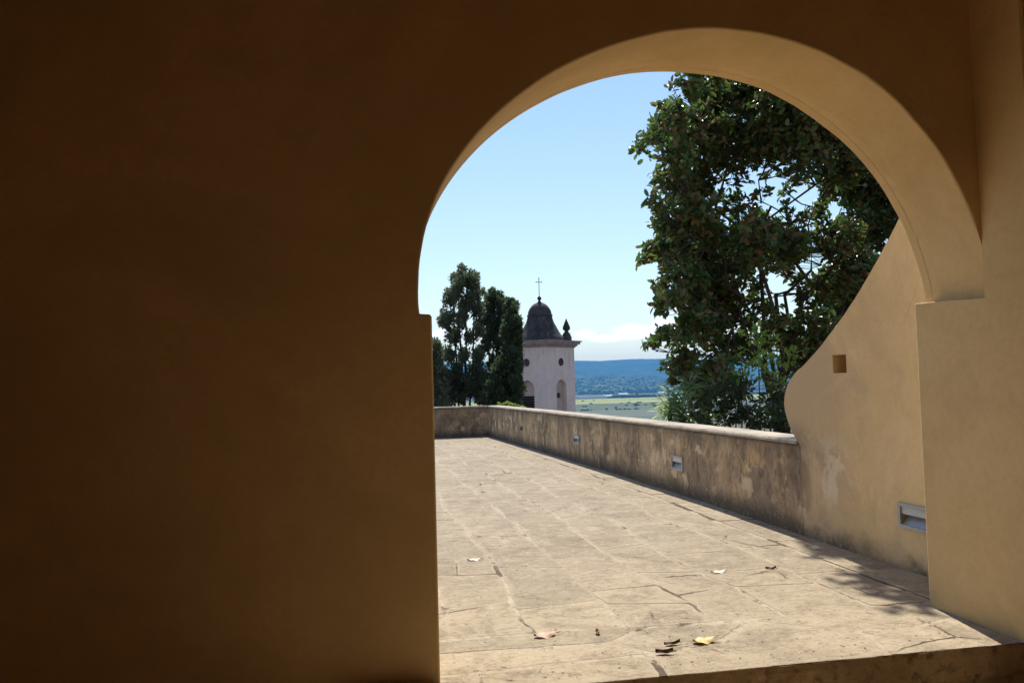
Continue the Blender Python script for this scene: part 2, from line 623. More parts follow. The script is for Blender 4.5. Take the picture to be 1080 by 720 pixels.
def slab(poly, gap=.010, h=None, tint=None, rough=.016):
    """a flagstone: an uneven outline, top a few millimetres above the mortar"""
    c = Vector((sum(p[0] for p in poly) / len(poly), sum(p[1] for p in poly) / len(poly)))
    pts = []
    slab_i[0] += 1
    sd = slab_i[0] * 3.17
    n = len(poly)
    ins = []
    for i in range(n):            # inset each corner towards the centre by the joint half width
        p, a, b = Vector(poly[i]), Vector(poly[i - 1]), Vector(poly[(i + 1) % n])
        e1, e2 = (p - a).normalized(), (b - p).normalized()
        n1, n2 = Vector((-e1.y, e1.x)), Vector((-e2.y, e2.x))
        d = (n1 + n2)
        d = d / max(.35, d.length_squared) * 2 if d.length > 1e-4 else n1
        ins.append(p + d * gap * .5 * 1.0)
    for i in range(n):
        a, b = ins[i], ins[(i + 1) % n]
        m = max(2, int((b - a).length / .05))
        for j in range(m):
            p = a + (b - a) * (j / m)
            q = Vector((p.x * 7 + sd, p.y * 7, sd))
            k = rough * (noise.noise(q) + .6 * noise.noise(q * 3.1))
            pts.append(p + (c - p).normalized() * (k + rough * .3 + (.010 if j == 0 else 0)))
    if h is None:
        h = random.uniform(.0012, .0038)
    t = random.random() if tint is None else tint
    tx, ty = random.uniform(-.002, .002), random.uniform(-.002, .002)
    m = len(pts)
    vs, tt = [], []
    nar = min((p - c).length for p in pts)
    for ring, (k, z) in enumerate(((0., -.004), (0., h - .0015), (.006, h), (.06, h + .0006), (.14, h + .001))):
        for p in pts:
            q = p + (c - p).normalized() * min(k, nar * .42 * (k / .14) + .004)
            vs.append((q.x, q.y, z + (0 if ring == 0 else (q.x - c.x) * tx + (q.y - c.y) * ty)))
            tt.append(t)
            slabs.e.append((1., 1., 1., .45, 0.)[ring])
    fs = []
    for r in range(4):
        for i in range(m):
            j = (i + 1) % m
            fs.append((r * m + i, r * m + j, (r + 1) * m + j, (r + 1) * m + i))
    fs.append(tuple(4 * m + i for i in range(m)))
    slabs.add(vs, fs, tt)


# threshold, as it lies under the arch
for poly, t in (
    ([(.0, 3.875), (1.42, 3.885), (1.45, 4.20), (.40, 4.145), (.0, 4.13)], .75),
    ([(.34, 4.16), (1.46, 4.225), (1.335, 4.44), (.34, 4.485)], .99),
    ([(1.435, 3.885), (2.66, 3.89), (2.765, 4.255), (2.66, 4.31), (2.24, 4.60), (1.95, 4.31), (1.47, 4.20)], .6),
    ([(2.675, 3.89), (3.47, 3.895), (3.47, 4.39), (3.08, 4.265), (2.785, 4.245)], .85),
    ([(1.35, 4.445), (1.485, 4.235), (1.93, 4.335), (2.21, 4.615), (1.60, 4.67)], .45),
    ([(2.68, 4.325), (3.07, 4.285), (3.47, 4.41), (3.47, 4.72), (2.66, 4.74), (2.28, 4.63)], .7),
    ([(.34, 4.50), (1.33, 4.46), (1.57, 4.68), (1.05, 4.74), (.34, 4.70)], .3)):
    slab(poly, .012, tint=t)

# courses along the terrace
xs = [3.56]
while xs[-1] > -7.6:
    xs.append(xs[-1] - random.choice((.44, .48, .50, .56, .62)))


def cx_(i, y):
    if 0 < i < len(xs) - 1:
        y = y + .0
    return xs[i] + (0 if i == 0 else .10 * noise.noise(Vector((i * 5.7, y * .9, 9.))) + .05 * noise.noise(Vector((i * 2.3, y * 2.6, 1.)))) - (3.945 - px_wall(y)) * .9 + wob(i * 3.1, y * .55, 0, 1, .05) + wob(i * 9.1, y * 2.2, 3, 1, .015)


for i in range(len(xs) - 1):
    y = 4.68 if xs[i] > 1.5 else 4.74 if xs[i] > .2 else 4.68
    y0l = y0r = y
    if xs[i] > 3.4:
        y0l = y0r = 4.74
    while y < YB - .25:
        L = random.uniform(.45, 1.25)
        y1 = y + L
        if y1 > YB - .55:
            y1 = YB - .02
        jl, jr = random.uniform(-.09, .09), random.uniform(-.09, .09)
        if y1 > YB - .1:
            jl = jr = 0
        yl, yr = y1 + jl, y1 + jr
        g = random.choice((.003, .006, .011, .019)) if y < 12 else .010
        ym = (y + y1) / 2
        A, B, Cc, D_ = (cx_(i + 1, y0l), y0l), (cx_(i, y0r), y0r), (cx_(i, yr), yr), (cx_(i + 1, yl), yl)
        kind = random.random()
        if kind < .16 and L > .6:                  # a broken flag: two pieces along a slanting crack
            u, v = random.uniform(.35, .65), random.uniform(.3, .7)
            m1 = (cx_(i + 1, y0l + (yl - y0l) * u), y0l + (yl - y0l) * u)
            m2 = (cx_(i, y0r + (yr - y0r) * v), y0r + (yr - y0r) * v)
            tt_ = random.random()
            slab([A, B, m2, m1], .007, tint=tt_)
            slab([m1, m2, Cc, D_], .007, tint=min(1, tt_ + .1))
        elif kind < .21:                           # a narrow pair
            u = random.uniform(.35, .65)
            q0 = (A[0] + (B[0] - A[0]) * u, A[1] + (B[1] - A[1]) * u)
            q1 = (D_[0] + (Cc[0] - D_[0]) * (u + .08), D_[1] + (Cc[1] - D_[1]) * u)
            slab([A, q0, q1, D_], g)
            slab([q0, B, Cc, q1], g)
        else:
            slab([A, B, (cx_(i, ym), ym), Cc, D_, (cx_(i + 1, ym), ym)], g)
        y0l, y0r, y = yl, yr, y1
# the kerb band along the foot of the parapet
y = 4.67
while y < YB - .2:
    y1 = min(y + random.uniform(.6, 1.5), YB - .02)
    if y1 > YB - .5:
        y1 = YB - .02
    slab([(cx_(0, y) + .015, y), (px_wall(y) + .03, y), (px_wall(y1) + .03, y1), (cx_(0, y1) + .015, y1)], .008, h=random.uniform(.006, .011), tint=random.uniform(.45, 1.))
    y = y1
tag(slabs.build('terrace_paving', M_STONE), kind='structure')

# riser: a nosing course on a lower course
rb = MB()
nx = 60
for (z0, z1, y0, sd) in ((-.163, -.0045, 3.889, 1.), (-.345, -.166, 3.902, 5.)):
    vs, fs = [], []
    nz = 5
    for j in range(nz + 1):
        for i in range(nx + 1):
            x = -.05 + (3.484 + .05) * i / nx
            z = z0 + (z1 - z0) * j / nz
            vs.append((x, y0 + wob(x, z, sd, 5., .010) + wob(x, z, sd, 17., .005) + (.006 if j in (0, nz) else 0), z))
    o0 = len(vs)
    for j in range(nz):
        for i in range(nx):
            a = j * (nx + 1) + i
            fs.append((a, a + 1, a + nx + 2, a + nx + 1))
    vs += [(-.05, 4.1, z1 - .001), (3.484, 4.1, z1 - .001), (-.05, 4.1, z0)]
    t0 = nz * (nx + 1)
    fs.append(tuple(range(t0, t0 + nx + 1)) + (o0 + 1, o0))
    fs.append((0, t0, o0, o0 + 2))
    rb.add(vs, fs)
tag(rb.build('terrace_step', M_RISER, smooth=False), kind='structure')

# ------------------------------------------------------------------ parapets
PT = .87           # wall top under the coping


def wall_strip(path_in, path_out, zt, zb, name, mat, parent, jag=.006):
    """a wall between two plan lines, its arrises slightly uneven"""
    m = MB()
    n = len(path_in)
    prof = 7
    vs, fs = [], []
    for i in range(n):
        (xi, yi), (xo, yo) = path_in[i], path_out[i]
        k = wob(xi, yi, 1.3, 1.7, jag * 2) + wob(xi, yi, 4.3, 6., jag)
        sec = [(xi, yi, zb), (xi, yi, zb + (zt - zb) * .5), (xi, yi, zt - .03 + k), (xi + (xo - xi) * .05, yi + (yo - yi) * .05, zt + k),
               (xo - (xo - xi) * .05, yo - (yo - yi) * .05, zt + k * .5), (xo, yo, zt - .03), (xo, yo, zb)]
        vs += sec
    for i in range(n - 1):
        for j in range(prof - 1):
            a = i * prof + j
            fs.append((a, a + prof, a + prof + 1, a + 1))
    fs.append(tuple(range(prof)))
    fs.append(tuple((n - 1) * prof + j for j in range(prof))[::-1])
    m.add(vs, fs)
    return m.build(name, mat, parent)


par = thing('parapet', 'long low weathered parapet running down the right side of the terrace', 'wall', (3.945, 15, 0))


def loc_pts(pts, o):
    return [(x - o[0], y - o[1]) for x, y in pts]


ys = np.linspace(6.95, YB, 90)
o_ = (3.945, 15)
pin = loc_pts([(px_wall(y), y) for y in ys], o_)
pout = loc_pts([(px_wall(y) + .37, y) for y in ys], o_)
pw = wall_strip(pin, pout, PT - .028, -3.6, 'wall', M_PARAPET, par)
cop = wall_strip(loc_pts([(px_wall(y) - .012 + wob(y, 2, 2, 3., .008) + wob(y, 5, 2, 11., .007), y) for y in np.linspace(7.0, YB, 240)], o_),
                 loc_pts([(px_wall(y) + .385, y) for y in np.linspace(7.0, YB, 240)], o_), PT + .012, PT - .028 + .001, 'coping', M_COPING, par, .005)
par2 = thing('end_parapet', 'low stained parapet closing the far end of the terrace', 'wall', (-2., YB, 0))
o2 = (-2., YB)
xsx = np.linspace(-8.4, 3.45, 70)
wall_strip(loc_pts([(x, YB) for x in xsx], o2)[::-1], loc_pts([(x, YB + .4) for x in xsx], o2)[::-1], PT - .03, -3.6, 'wall', M_PARAPET, par2)
xsx = np.linspace(-8.4, 3.46, 160)
wall_strip(loc_pts([(x, YB - .012 + wob(x, 1, 8, 5., .010)) for x in xsx], o2)[::-1], loc_pts([(x, YB + .41) for x in xsx], o2)[::-1], PT + .005, PT - .029, 'coping', M_COPING, par2, .006)
cb = MB()                                        # the corner block where the two meet, a little higher
cb.box((3.65 + 2., .20, -1.36), (.40, .41, 4.45))
cb.build('corner_block', M_PARAPET, par2)

# ------------------------------------------------------------------ scrolled wing wall
wing = [(YF + .003, 3.35), (4.85, 3.16), (5.1, 2.92), (5.43, 2.586), (5.68, 2.35), (5.946, 2.122), (6.28, 1.885), (6.618, 1.673), (6.86, 1.555), (7.0, 1.49), (7.09, 1.43),
        (7.15, 1.36), (7.19, 1.29), (7.205, 1.22), (7.195, 1.14), (7.165, 1.07), (7.12, 1.0), (7.07, .94), (7.01, .884), (6.97, .86), (6.945, .82), (6.945, -3.4), (YF + .003, -3.4)]


def smooth_poly(p, it=2):
    for _ in range(it):
        q = []
        for i in range(len(p) - 1):
            a, b = Vector(p[i]), Vector(p[i + 1])
            q += [tuple(a * .75 + b * .25), tuple(a * .25 + b * .75)]
        p = [p[0]] + q + [p[-1]]
    return p


wp = smooth_poly(wing[:19], 2) + wing[19:]
wp = [(y + (wob(y, z, 0, 9., .006) if 4.8 < y and z > .9 else 0), z + (wob(y, z, 5, 9., .006) if 4.8 < y and z > .9 else 0)) for y, z in wp]
n = len(wp)
WX0, WX1 = 3.945, 4.36
wm = MB()
top_n = len(smooth_poly(wing[:19], 2))
c0 = .012
vs = [(WX0, y, z) for y, z in wp]
wi = []
for i, (y, z) in enumerate(wp):        # chamfered arris ring
    a, b = Vector(wp[max(i - 1, 0)]), Vector(wp[min(i + 1, n - 1)])
    t = (b - a).normalized()
    wi.append((y - t.y * -c0 * 0, z))
fs = [tuple(range(n))[::-1], tuple(range(n, 2 * n))]
vs += [(WX1, y, z) for y, z in wp]
for i in range(n):
    j = (i + 1) % n
    fs.append((i, j, n + j, n + i))
wm.add(vs, fs)
wall = wm.build('scroll_wall', M_WING)
tag(wall, 'ochre wing wall with a curved scroll top, joining the arch to the parapet', 'wall')
bpy.context.view_layer.objects.active = wall
# make the solid consistent for the boolean
bmm = bmesh.new()
bmm.from_mesh(wall.data)
bmesh.ops.recalc_face_normals(bmm, faces=bmm.faces)
bmm.to_mesh(wall.data)
bmm.free()
bmm = bmesh.new()
bmm.from_mesh(pw.data)
bmesh.ops.recalc_face_normals(bmm, faces=bmm.faces)
bmm.to_mesh(pw.data)
bmm.free()


def cutter(c, d, rz=0.):
    return MB().box(c, d, rz).build('cutter', None)


# recessed lamps in the walls: (centre y, centre z, length, height, label)
LAMPS = [(5.37, .412, .37, .185, 'closest grey recessed wall lamp, low beside the arch jamb'),
         (9.94, .405, .37, .185, 'grey recessed wall lamp halfway down the parapet, second nearest to the arch'),
         (14.55, .43, .38, .17, 'small pale recessed lamp far along the parapet, third from the arch'),
         (19.0, .42, .20, .10, 'tiny dark recessed lamp close to the far corner of the parapet')]


def wall_x(y):
    return 3.945 if y < 9 else px_wall(y)


def wall_ang(y):
    return math.atan2(-(px_wall(y + .3) - px_wall(y - .3)), .6) if y > 8 else 0.


cs = [cutter((WX0, 6.255, 1.565), (.34, .20, .155)), cutter((WX0, LAMPS[0][0], LAMPS[0][1]), (.16, LAMPS[0][2] - .03, LAMPS[0][3] - .03))]
cut(wall, cs)
cs = []
for y, z, L, H, lab in LAMPS[1:]:
    cs.append(cutter((wall_x(y) - 3.945, y - 15, z), (.16, L - .03, H - .03), wall_ang(y)))
for c in cs:
    c.parent = par
cut(pw, cs)


def lamp(y, z, L, H, label, dark=False):
    t = thing('recessed_lamp', label, 'lamp', (wall_x(y), y, z), wall_ang(y), 'recessed lamps along the terrace wall')
    b = .026
    fr = MB()
    for (cy, cz, dy, dz) in ((0, H / 2 - b / 2, L, b), (0, -H / 2 + b / 2, L, b), (-L / 2 + b / 2, 0, b, H - 2 * b), (L / 2 - b / 2, 0, b, H - 2 * b)):
        fr.box((-.004, cy, cz), (.024, dy, dz))
    fr.build('frame', M_METALD if dark else M_METAL, t)
    w, h = L - 2 * b, H - 2 * b
    hd = MB()                                            # upper plate
    hd.box((.004, 0, h * .29), (.012, w, h * .42))
    hd.build('visor', M_METALD if dark else M_GLASSY, t)
    sl = MB()                                            # sloping reflector under the slot
    sl.add([(.06, -w / 2, h * .08), (.06, w / 2, h * .08), (.0, w / 2, -h / 2), (.0, -w / 2, -h / 2)], [(0, 1, 2, 3)])
    sl.build('reflector', M_METALD if dark else M_METAL, t)
    bk = MB()
    bk.box((.068, 0, .0), (.006, w, h))
    bk.build('back_plate', M_METALD, t)
    return t


for i, a in enumerate(LAMPS):
    lamp(*a, dark=(i == 3))

# ------------------------------------------------------------------ foliage helpers


def unit(v):
    return v / np.maximum(np.linalg.norm(v, axis=1, keepdims=True), 1e-6)


def leaf_mesh(name, P, D, U, L, W, mat, parent=None, droop=.15, fold=.25, tint=None, simple_=False, org=(0, 0, 0)):
    """P bases, D directions, U up vectors, L lengths, W widths -> one mesh of bent leaf blades"""
    n = len(P)
    D = unit(D)
    side = unit(np.cross(D, U))
    up = np.cross(side, D)
    P = P - np.array(org)
    L, W = L[:, None], W[:, None]
    if simple_:
        v = np.stack([P, P + D * L * .45 + side * W * .5 + up * W * fold, P + D * L - up * L * droop, P + D * L * .45 - side * W * .5 + up * W * fold], 1)
        f = np.array([[0, 2, 1], [0, 3, 2]])
        k = 4
    else:
        mid = P + D * L * .5 - up * L * droop * .3
        tip = P + D * L - up * L * droop
        v = np.stack([P, mid, tip,
                      P + D * L * .25 + side * W * .44 + up * W * fold, P + D * L * .70 + side * W * .45 + up * (W * fold - L * droop * .5),
                      P + D * L * .25 - side * W * .44 + up * W * fold, P + D * L * .70 - side * W * .45 + up * (W * fold - L * droop * .5)], 1)
        f = np.array([[0, 1, 3], [1, 4, 3], [1, 2, 4], [0, 5, 1], [5, 6, 1], [1, 6, 2]])
        k = 7
    verts = v.reshape(-1, 3)
    faces = (f[None] + (np.arange(n) * k)[:, None, None]).reshape(-1, 3)
    me = bpy.data.meshes.new(name)
    nf = len(faces)
    me.vertices.add(len(verts))
    me.vertices.foreach_set('co', verts.astype(np.float32).ravel())
    me.loops.add(nf * 3)
    me.loops.foreach_set('vertex_index', faces.astype(np.int32).ravel())
    me.polygons.add(nf)
    me.polygons.foreach_set('loop_start', np.arange(0, nf * 3, 3, dtype=np.int32))
    a = me.attributes.new('tint', 'FLOAT', 'POINT')
    if tint is None:
        tint = RNG.random(n)
    a.data.foreach_set('value', np.repeat(tint, k).astype(np.float32))
    me.update(calc_edges=True)
    me.validate()
    return link(name, me, mat, parent)


def rand_dirs(n):
    return unit(RNG.normal(size=(n, 3)))


def curve_pts(a, b, n=5, sag=0., wig=.05, seed=0.):
    a, b = Vector(a), Vector(b)
    L = (b - a).length
    out = []
    for i in range(n):
        t = i / (n - 1)
        p = a.lerp(b, t)
        e = math.sin(PI * t)
        p = p + Vector((wob(p.x, p.y, p.z + seed, 1.3, wig * L), wob(p.y, p.z, p.x + seed, 1.3, wig * L), -sag * L + wob(p.z, p.x, p.y + seed, 1.3, wig * L))) * e
        out.append(p)
    return out


# ------------------------------------------------------------------ magnolia behind the wing wall
MY = 16.
random.seed(21)
RNG = np.random.default_rng(21)
root = Vector((8.75, MY + .3, -3.3))
mag = thing('magnolia_tree', 'big dark magnolia with glossy rust-backed leaves rising behind the scroll wall', 'tree', root)
fork = Vector((8.65, MY, 1.2))
tb = MB()
tb.tube([root - root, (Vector((8.85, MY + .2, -1.2)) - root), fork - root], [.26, .20, .17], 10)
clumps = []
for (x, y, r, w) in (
        (724, 88, 15, .8), (748, 98, 26, 1), (782, 95, 30, 1.2), (822, 112, 32, 1.3), (862, 138, 32, 1.3), (898, 168, 30, 1.3), (928, 205, 30, 1.3),
        (760, 55, 35, .8), (805, 50, 40, .8), (852, 78, 40, .9), (905, 112, 40, 1), (950, 160, 40, 1), (985, 230, 45, 1), (960, 290, 45, 1), (1000, 330, 50, .8),
        (708, 125, 18, 1), (692, 143, 15, 1), (679, 156, 9, 1.2), (738, 138, 28, 1.2), (716, 165, 20, 1), (703, 190, 14, .9), (728, 196, 25, 1.1), (691, 216, 9, 1),
        (704, 236, 16, 1), (732, 230, 25, 1.1), (690, 262, 13, 1), (712, 262, 22, 1.2), (742, 266, 28, 1.3), (684, 278, 8, 1), (720, 300, 24, 1.2), (748, 312, 28, 1.2),
        (705, 318, 14, 1), (737, 346, 22, 1.1), (703, 356, 14, .9), (688, 365, 8, 1), (727, 376, 17, .8), (713, 394, 13, .9), (757, 362, 20, .8), (773, 330, 20, .8),
        (773, 140, 28, 1), (812, 150, 25, .9), (850, 166, 20, .8), (777, 182, 18, .7), (767, 215, 18, .8), (793, 252, 24, 1), (770, 286, 24, 1), (800, 303, 12, .6),
        (832, 258, 18, .9), (836, 225, 12, .6), (884, 252, 25, 1.2), (914, 242, 28, 1.2), (902, 286, 25, 1.2), (872, 302, 20, 1), (852, 318, 12, .8),
        (884, 200, 18, .9), (908, 208, 20, 1), (842, 188, 12, .5), (802, 212, 10, .5), (816, 332, 13, .6), (842, 352, 18, .8), (866, 338, 16, .9), (790, 342, 12, .6),
        (930, 300, 30, 1.2), (890, 330, 22, 1), (755, 170, 16, .9), (812, 180, 10, .4), (756, 250, 14, .9), (800, 275, 13, .6), (815, 285, 10, .5), (785, 365, 18, .9), (760, 392, 18, .9), (735, 410, 16, 1), (820, 348, 16, .9), (845, 378, 20, .9), (865, 360, 16, 1), (775, 410, 16, .8), (748, 335, 16, 1), (800, 325, 14, .8),
        (835, 290, 12, .8), (785, 225, 12, .7), (820, 235, 10, .6), (790, 165, 14, .8), (865, 225, 14, .8), (868, 180, 12, .8), (825, 200, 9, .5)):
    Yc = MY + random.uniform(-1.6, 1.4) + (.8 if x > 880 else 0)
    p = at(x, y, Yc)
    clumps.append((p, r * .0205, w))
    if w >= .9 and r > 12:
        clumps.append((at(x + random.uniform(-.3, .3) * r, y + random.uniform(-.3, .3) * r, Yc + random.uniform(.9, 1.8)), r * .0215, w * .75))
# the crown goes on above the arch and to the back, unseen from here
for k in range(26):
    p = Vector((random.uniform(6.5, 12.5), random.uniform(MY - 1.5, MY + 4), random.uniform(3., 9.8)))
    if (p - Vector((9.2, MY + 1, 6))).length < 4.2 and (p.y > MY + 1.2 or p.z > 8.3 or p.x > 11.):
        v = p - EYE
        u = v.dot(CR) / v.dot(_f0) * F + 540
        if u > 790:                        # the back of the crown stays behind its front
            clumps.append((p, .6, .7))
for (x, y, z, r) in ((4.74, 10.75, 7.75, .36), (4.98, 11.3, 8.3, .45), (4.62, 10.45, 7.6, .26), (5.3, 12.4, 8.5, .5), (6.0, 13.2, 8.8, .6)):
    clumps.append((Vector((x, y, z)), r, .55))      # a bough reaching over the wing wall, above the arch from here
limbs = []
for (ex, ey, ed) in ((735, 120, 0), (830, 90, .4), (900, 150, .8), (735, 250, -.6), (860, 215, .2), (760, 330, -.8), (850, 300, .5), (930, 260, 1.2), (800, 190, -.3), (1000, 250, 1.5), (-1, 0, 0)):
    a0 = fork - Vector((0, 0, random.uniform(0, .8))) if ex > 0 else Vector((8.4, 15.6, 7.6))
    e = at(ex, ey, MY + ed) if ex > 0 else Vector((5.0, 11.6, 8.0))
    pts = curve_pts(a0, e, 9, -.10, .17, ex)
    limbs.append(pts)
    tb.tube([p - root for p in pts], [.045 * (1 - i / 8) ** .9 + .013 for i in range(9)], 6)
P, D, U, L, W, T = [], [], [], [], [], []
tw = MB()
for ci, (c, r, w) in enumerate(clumps):
    best = min((q for l in limbs for q in l[3:]), key=lambda q: (q - c).length)
    br = curve_pts(best, c, 6, .06, .09, ci)
    tw.tube([p - root for p in br], [.020, .018, .015, .013, .011, .008], 4, False)
    nr = max(4, int(w * (r / .15) ** 2 * 4.7))
    for k in range(nr):
        d = Vector(RNG.normal(size=3)).normalized() * (random.random() ** .4)
        rc = c + Vector((d.x * r, d.y * r * 1.3, d.z * r))
        tw.tube([p - root for p in curve_pts(br[random.randint(2, 5)], rc, 4, .08, .10, k)], [.010, .008, .006, .005], 3, False)
        ax = Vector((d.x * .8 + RNG.normal() * .35, d.y * .6 + RNG.normal() * .35, .55 + RNG.normal() * .35)).normalized()
        nl = random.randint(7, 12)
        s1 = ax.orthogonal().normalized()
        s2 = ax.cross(s1)
        tbase = random.random()
        rusty = random.random() < .13
        for j in range(nl):
            g = 2.4 * j + random.random() * .5
            lean = random.uniform(.25, 1.0)
            dd = (s1 * math.cos(g) + s2 * math.sin(g)) * (.55 + lean * .5) + ax * (.9 - lean)
            P.append(rc + ax * random.uniform(-.05, .07) + Vector(RNG.normal(size=3)) * .035)
            D.append(dd + Vector(RNG.normal(size=3)) * .32)
            U.append(ax + Vector(RNG.normal(size=3)) * .55)
            ll = random.uniform(.12, .195)
            L.append(ll)
            W.append(ll * random.uniform(.44, .56))
            T.append(random.uniform(.94, 1.) if rusty and random.random() < .7 else min(.93, tbase * .5 + random.random() * .5))
tb.build('trunk', M_BARK, mag, True)
tw.build('branches', M_TWIG, mag, True)
leaf_mesh('crown', np.array(P), np.array(D), np.array(U), np.array(L), np.array(W), M_MAGN, mag, .18, .16, np.array(T), org=root)

# ------------------------------------------------------------------ shrubs under the magnolia


def clump_leaves(cl, per, size, spread=1., flat=.75, wr=.5, upb=.3):
    P, D, U, L, W = [], [], [], [], []
    for c, r, w in cl:
        n = int(per * w * r * r)
        d = rand_dirs(n)
        rad = RNG.random(n)[:, None] ** .45
        pts = np.array(c)[None] + d * rad * r * np.array([1, 1, flat])[None]
        P.append(pts)
        D.append(d * .8 + RNG.normal(size=(n, 3)) * .6 + np.array([0, 0, upb]))
        U.append(RNG.normal(size=(n, 3)) * .6 + np.array([0, 0, 1.]))
        l = RNG.uniform(.65, 1.25, n) * size
        L.append(l)
        W.append(l * RNG.uniform(.8, 1.2, n) * wr)
    return [np.concatenate(a) for a in (P, D, U, L, W)]


def shrub(label, base, spots, Y, size, mat, per, name='shrub', group=None, seed=0):
    cl = [(at(x, y, Y + random.uniform(-.5, .5)), r * Y * 1.03 / F, w) for x, y, r, w in spots]
    t = thing(name, label, 'shrub', base, 0., group)
    a = clump_leaves(cl, per, size)
    st = MB()
    b = Vector(base)
    for i, (c, r, w) in enumerate(cl):
        st.tube([p - b for p in curve_pts(b + Vector((random.uniform(-.15, .15), random.uniform(-.15, .15), 0)), c, 5, 0, .08, i)], [.035, .028, .02, .014, .008], 4)
    st.build('stems', M_TWIG, t, True)
    leaf_mesh('foliage', *a, mat, t, .15, .15, org=base)
    return t


def gnd(x, y):
    return -3.2


p = at(800, 440, 12.4)
shrub('bright yellow-green shrub glowing in the sun between magnolia and scroll wall', (p.x, p.y, -3.2),
      [(795, 352, 12, 1), (812, 362, 14, 1), (800, 385, 18, 1), (825, 380, 12, .9), (782, 395, 10, .8), (780, 370, 7, .7), (818, 402, 14, .8), (838, 372, 9, .8)], 12.4, .10, M_LAUREL, 1500)
p = at(765, 440, 12.5)
shrub('dark glossy shrub against the parapet to the right of the strap-leaved plant', (p.x, p.y, -3.2),
      [(750, 425, 20, 1.), (770, 435, 18, 1.2), (748, 445, 14, 1.2), (780, 410, 18, .9), (790, 440, 15, 1.2), (762, 402, 14, .7), (735, 440, 10, 1)], 12.5, .10, M_HEDGE, 2600)
p = at(825, 440, 11.)
shrub('dark green shrub tucked in beside the rounded end of the scroll wall', (p.x, p.y, -3.2),
      [(818, 440, 18, 1.2), (808, 425, 16, 1.), (835, 425, 16, 1), (800, 448, 12, 1.3), (830, 452, 12, 1.3), (845, 405, 15, 1), (822, 410, 12, .9), (850, 440, 20, 1)], 11., .095, M_HEDGE, 2900)
p = at(724, 432, 14.5)
yt = thing('strap_leaf_plant', 'pale green strap-leaved plant with arching blades behind the parapet', 'plant', (p.x, p.y, -3.2))
P, D, U, L, W = [], [], [], [], []
st = MB()
hb_ = Vector((p.x, p.y, -3.2))
for (x, y, dy) in ((716, 425, 0), (728, 412, .3), (740, 425, .5), (722, 440, -.2), (706, 437, 0), (748, 408, .6)):
    c = at(x, y, 14.5 + dy)
    st.tube([q - hb_ for q in curve_pts(hb_, c, 5, 0, .04, x)], .05, 5)
    for k in range(46):
        d = rand_dirs(1)[0]
        d[2] = abs(d[2]) * 1.1 - .25
        P.append(np.array(c) + RNG.normal(size=3) * .04)
        D.append(d)
        U.append((0, 0, 1.))
        L.append(random.uniform(.30, .58))
        W.append(random.uniform(.022, .036))
st.build('stems', M_TWIG, yt, True)
leaf_mesh('foliage', np.array(P), np.array(D), np.array(U), np.array(L), np.array(W), M_YUCCA, yt, .35, .2, org=hb_)

wt = thing('weed_clump', 'bright green weeds sprouting over the far corner of the parapet', 'plant', at(540, 430, YB + .55))
cl = [(at(x, y, YB + .55 + .1 * i), .001 * r * YB * 1.0 * 1.05, 1) for i, (x, y, r) in enumerate(((528, 427.5, 3.5), (535, 427, 4.5), (541, 429, 4.5), (547, 430.5, 4), (552, 432, 3.5)))]
a = clump_leaves(cl, 24000, .07, wr=.45)
leaf_mesh('foliage', *a, M_WEED, wt, .1, .2, org=wt.location)

# ------------------------------------------------------------------ cypresses and poplars beyond the end of the terrace


random.seed(5)
RNG = np.random.default_rng(5)


def upright_tree(label, trunk_px, Y, ground, spots, mat, size, per, stems, name='cypress_tree', group='upright trees beyond the end of the terrace', trunk_r=.05):
    b = at(trunk_px, 428, Y)
    b.z = ground
    t = thing(name, label, 'tree', b, 0., group)
    m = Y * 1.02 / F
    cl = [(at(x, y, Y + random.uniform(-1., 1.)), r * m, w) for x, y, r, w in spots]
    a = clump_leaves(cl, per, size, flat=1.25, upb=.9)
    tb = MB()
    for i, (x, y) in enumerate(stems):
        e = at(x, y, Y)
        pts = curve_pts(b + Vector((random.uniform(-.2, .2), random.uniform(-.2, .2), 0)), e, 8, 0, .03, i * 7.)
        tb.tube([p - b for p in pts], [trunk_r * (1 - j / 7.6) + .03 for j in range(8)], 6)
    for i, (c, r, w) in enumerate(cl):
        q = Vector((c.x * .7 + b.x * .3, c.y, c.z - r * 1.8))
        tb.tube([q - b, c - b], [.03, .015], 4, False)
    tb.build('trunk', M_BARK, t, True)
    leaf_mesh('crown', *a, mat, t, .05, .15, simple_=True, org=b)
    return t


def jit(spots, k=1.):
    out = []
    for x, y, r, w in spots:
        m = max(6, int(r * 1.6))
        for _ in range(m):
            g = random.uniform(0, 2 * PI)
            d = random.random() ** .5 * r * .8
            out.append((x + math.cos(g) * d * .8, y + math.sin(g) * d * 1.2, random.uniform(2.6, 4.8) * k, w))
    return out


upright_tree('tall airy grey-green upright tree with sky showing through, left of the dark cypress', 486, 41., -4.6,
             jit([(482, 300, 10, 1), (497, 296, 9, 1), (488, 290, 7, 1), (503, 310, 9, 1), (476, 315, 9, 1), (492, 318, 10, 1), (472, 335, 9, .9), (488, 338, 9, .9), (505, 330, 8, .9), (466, 338, 5, .8),
                  (478, 355, 9, .9), (497, 355, 7, .8), (474, 375, 8, .8), (489, 375, 8, .8), (507, 350, 6, .6), (480, 395, 9, .9), (497, 392, 6, .7), (504, 375, 6, .6), (470, 400, 9, .8), (465, 415, 9, .9), (482, 404, 10, .9), (496, 406, 9, .9), (506, 402, 8, .9), (503, 388, 7, .7), (510, 415, 8, 1), (487, 412, 9, .9), (500, 412, 8, .8),
                  (476, 420, 9, .9)]), M_CYP, .19, 1900, [(484, 300), (493, 300), (478, 320), (500, 320)])
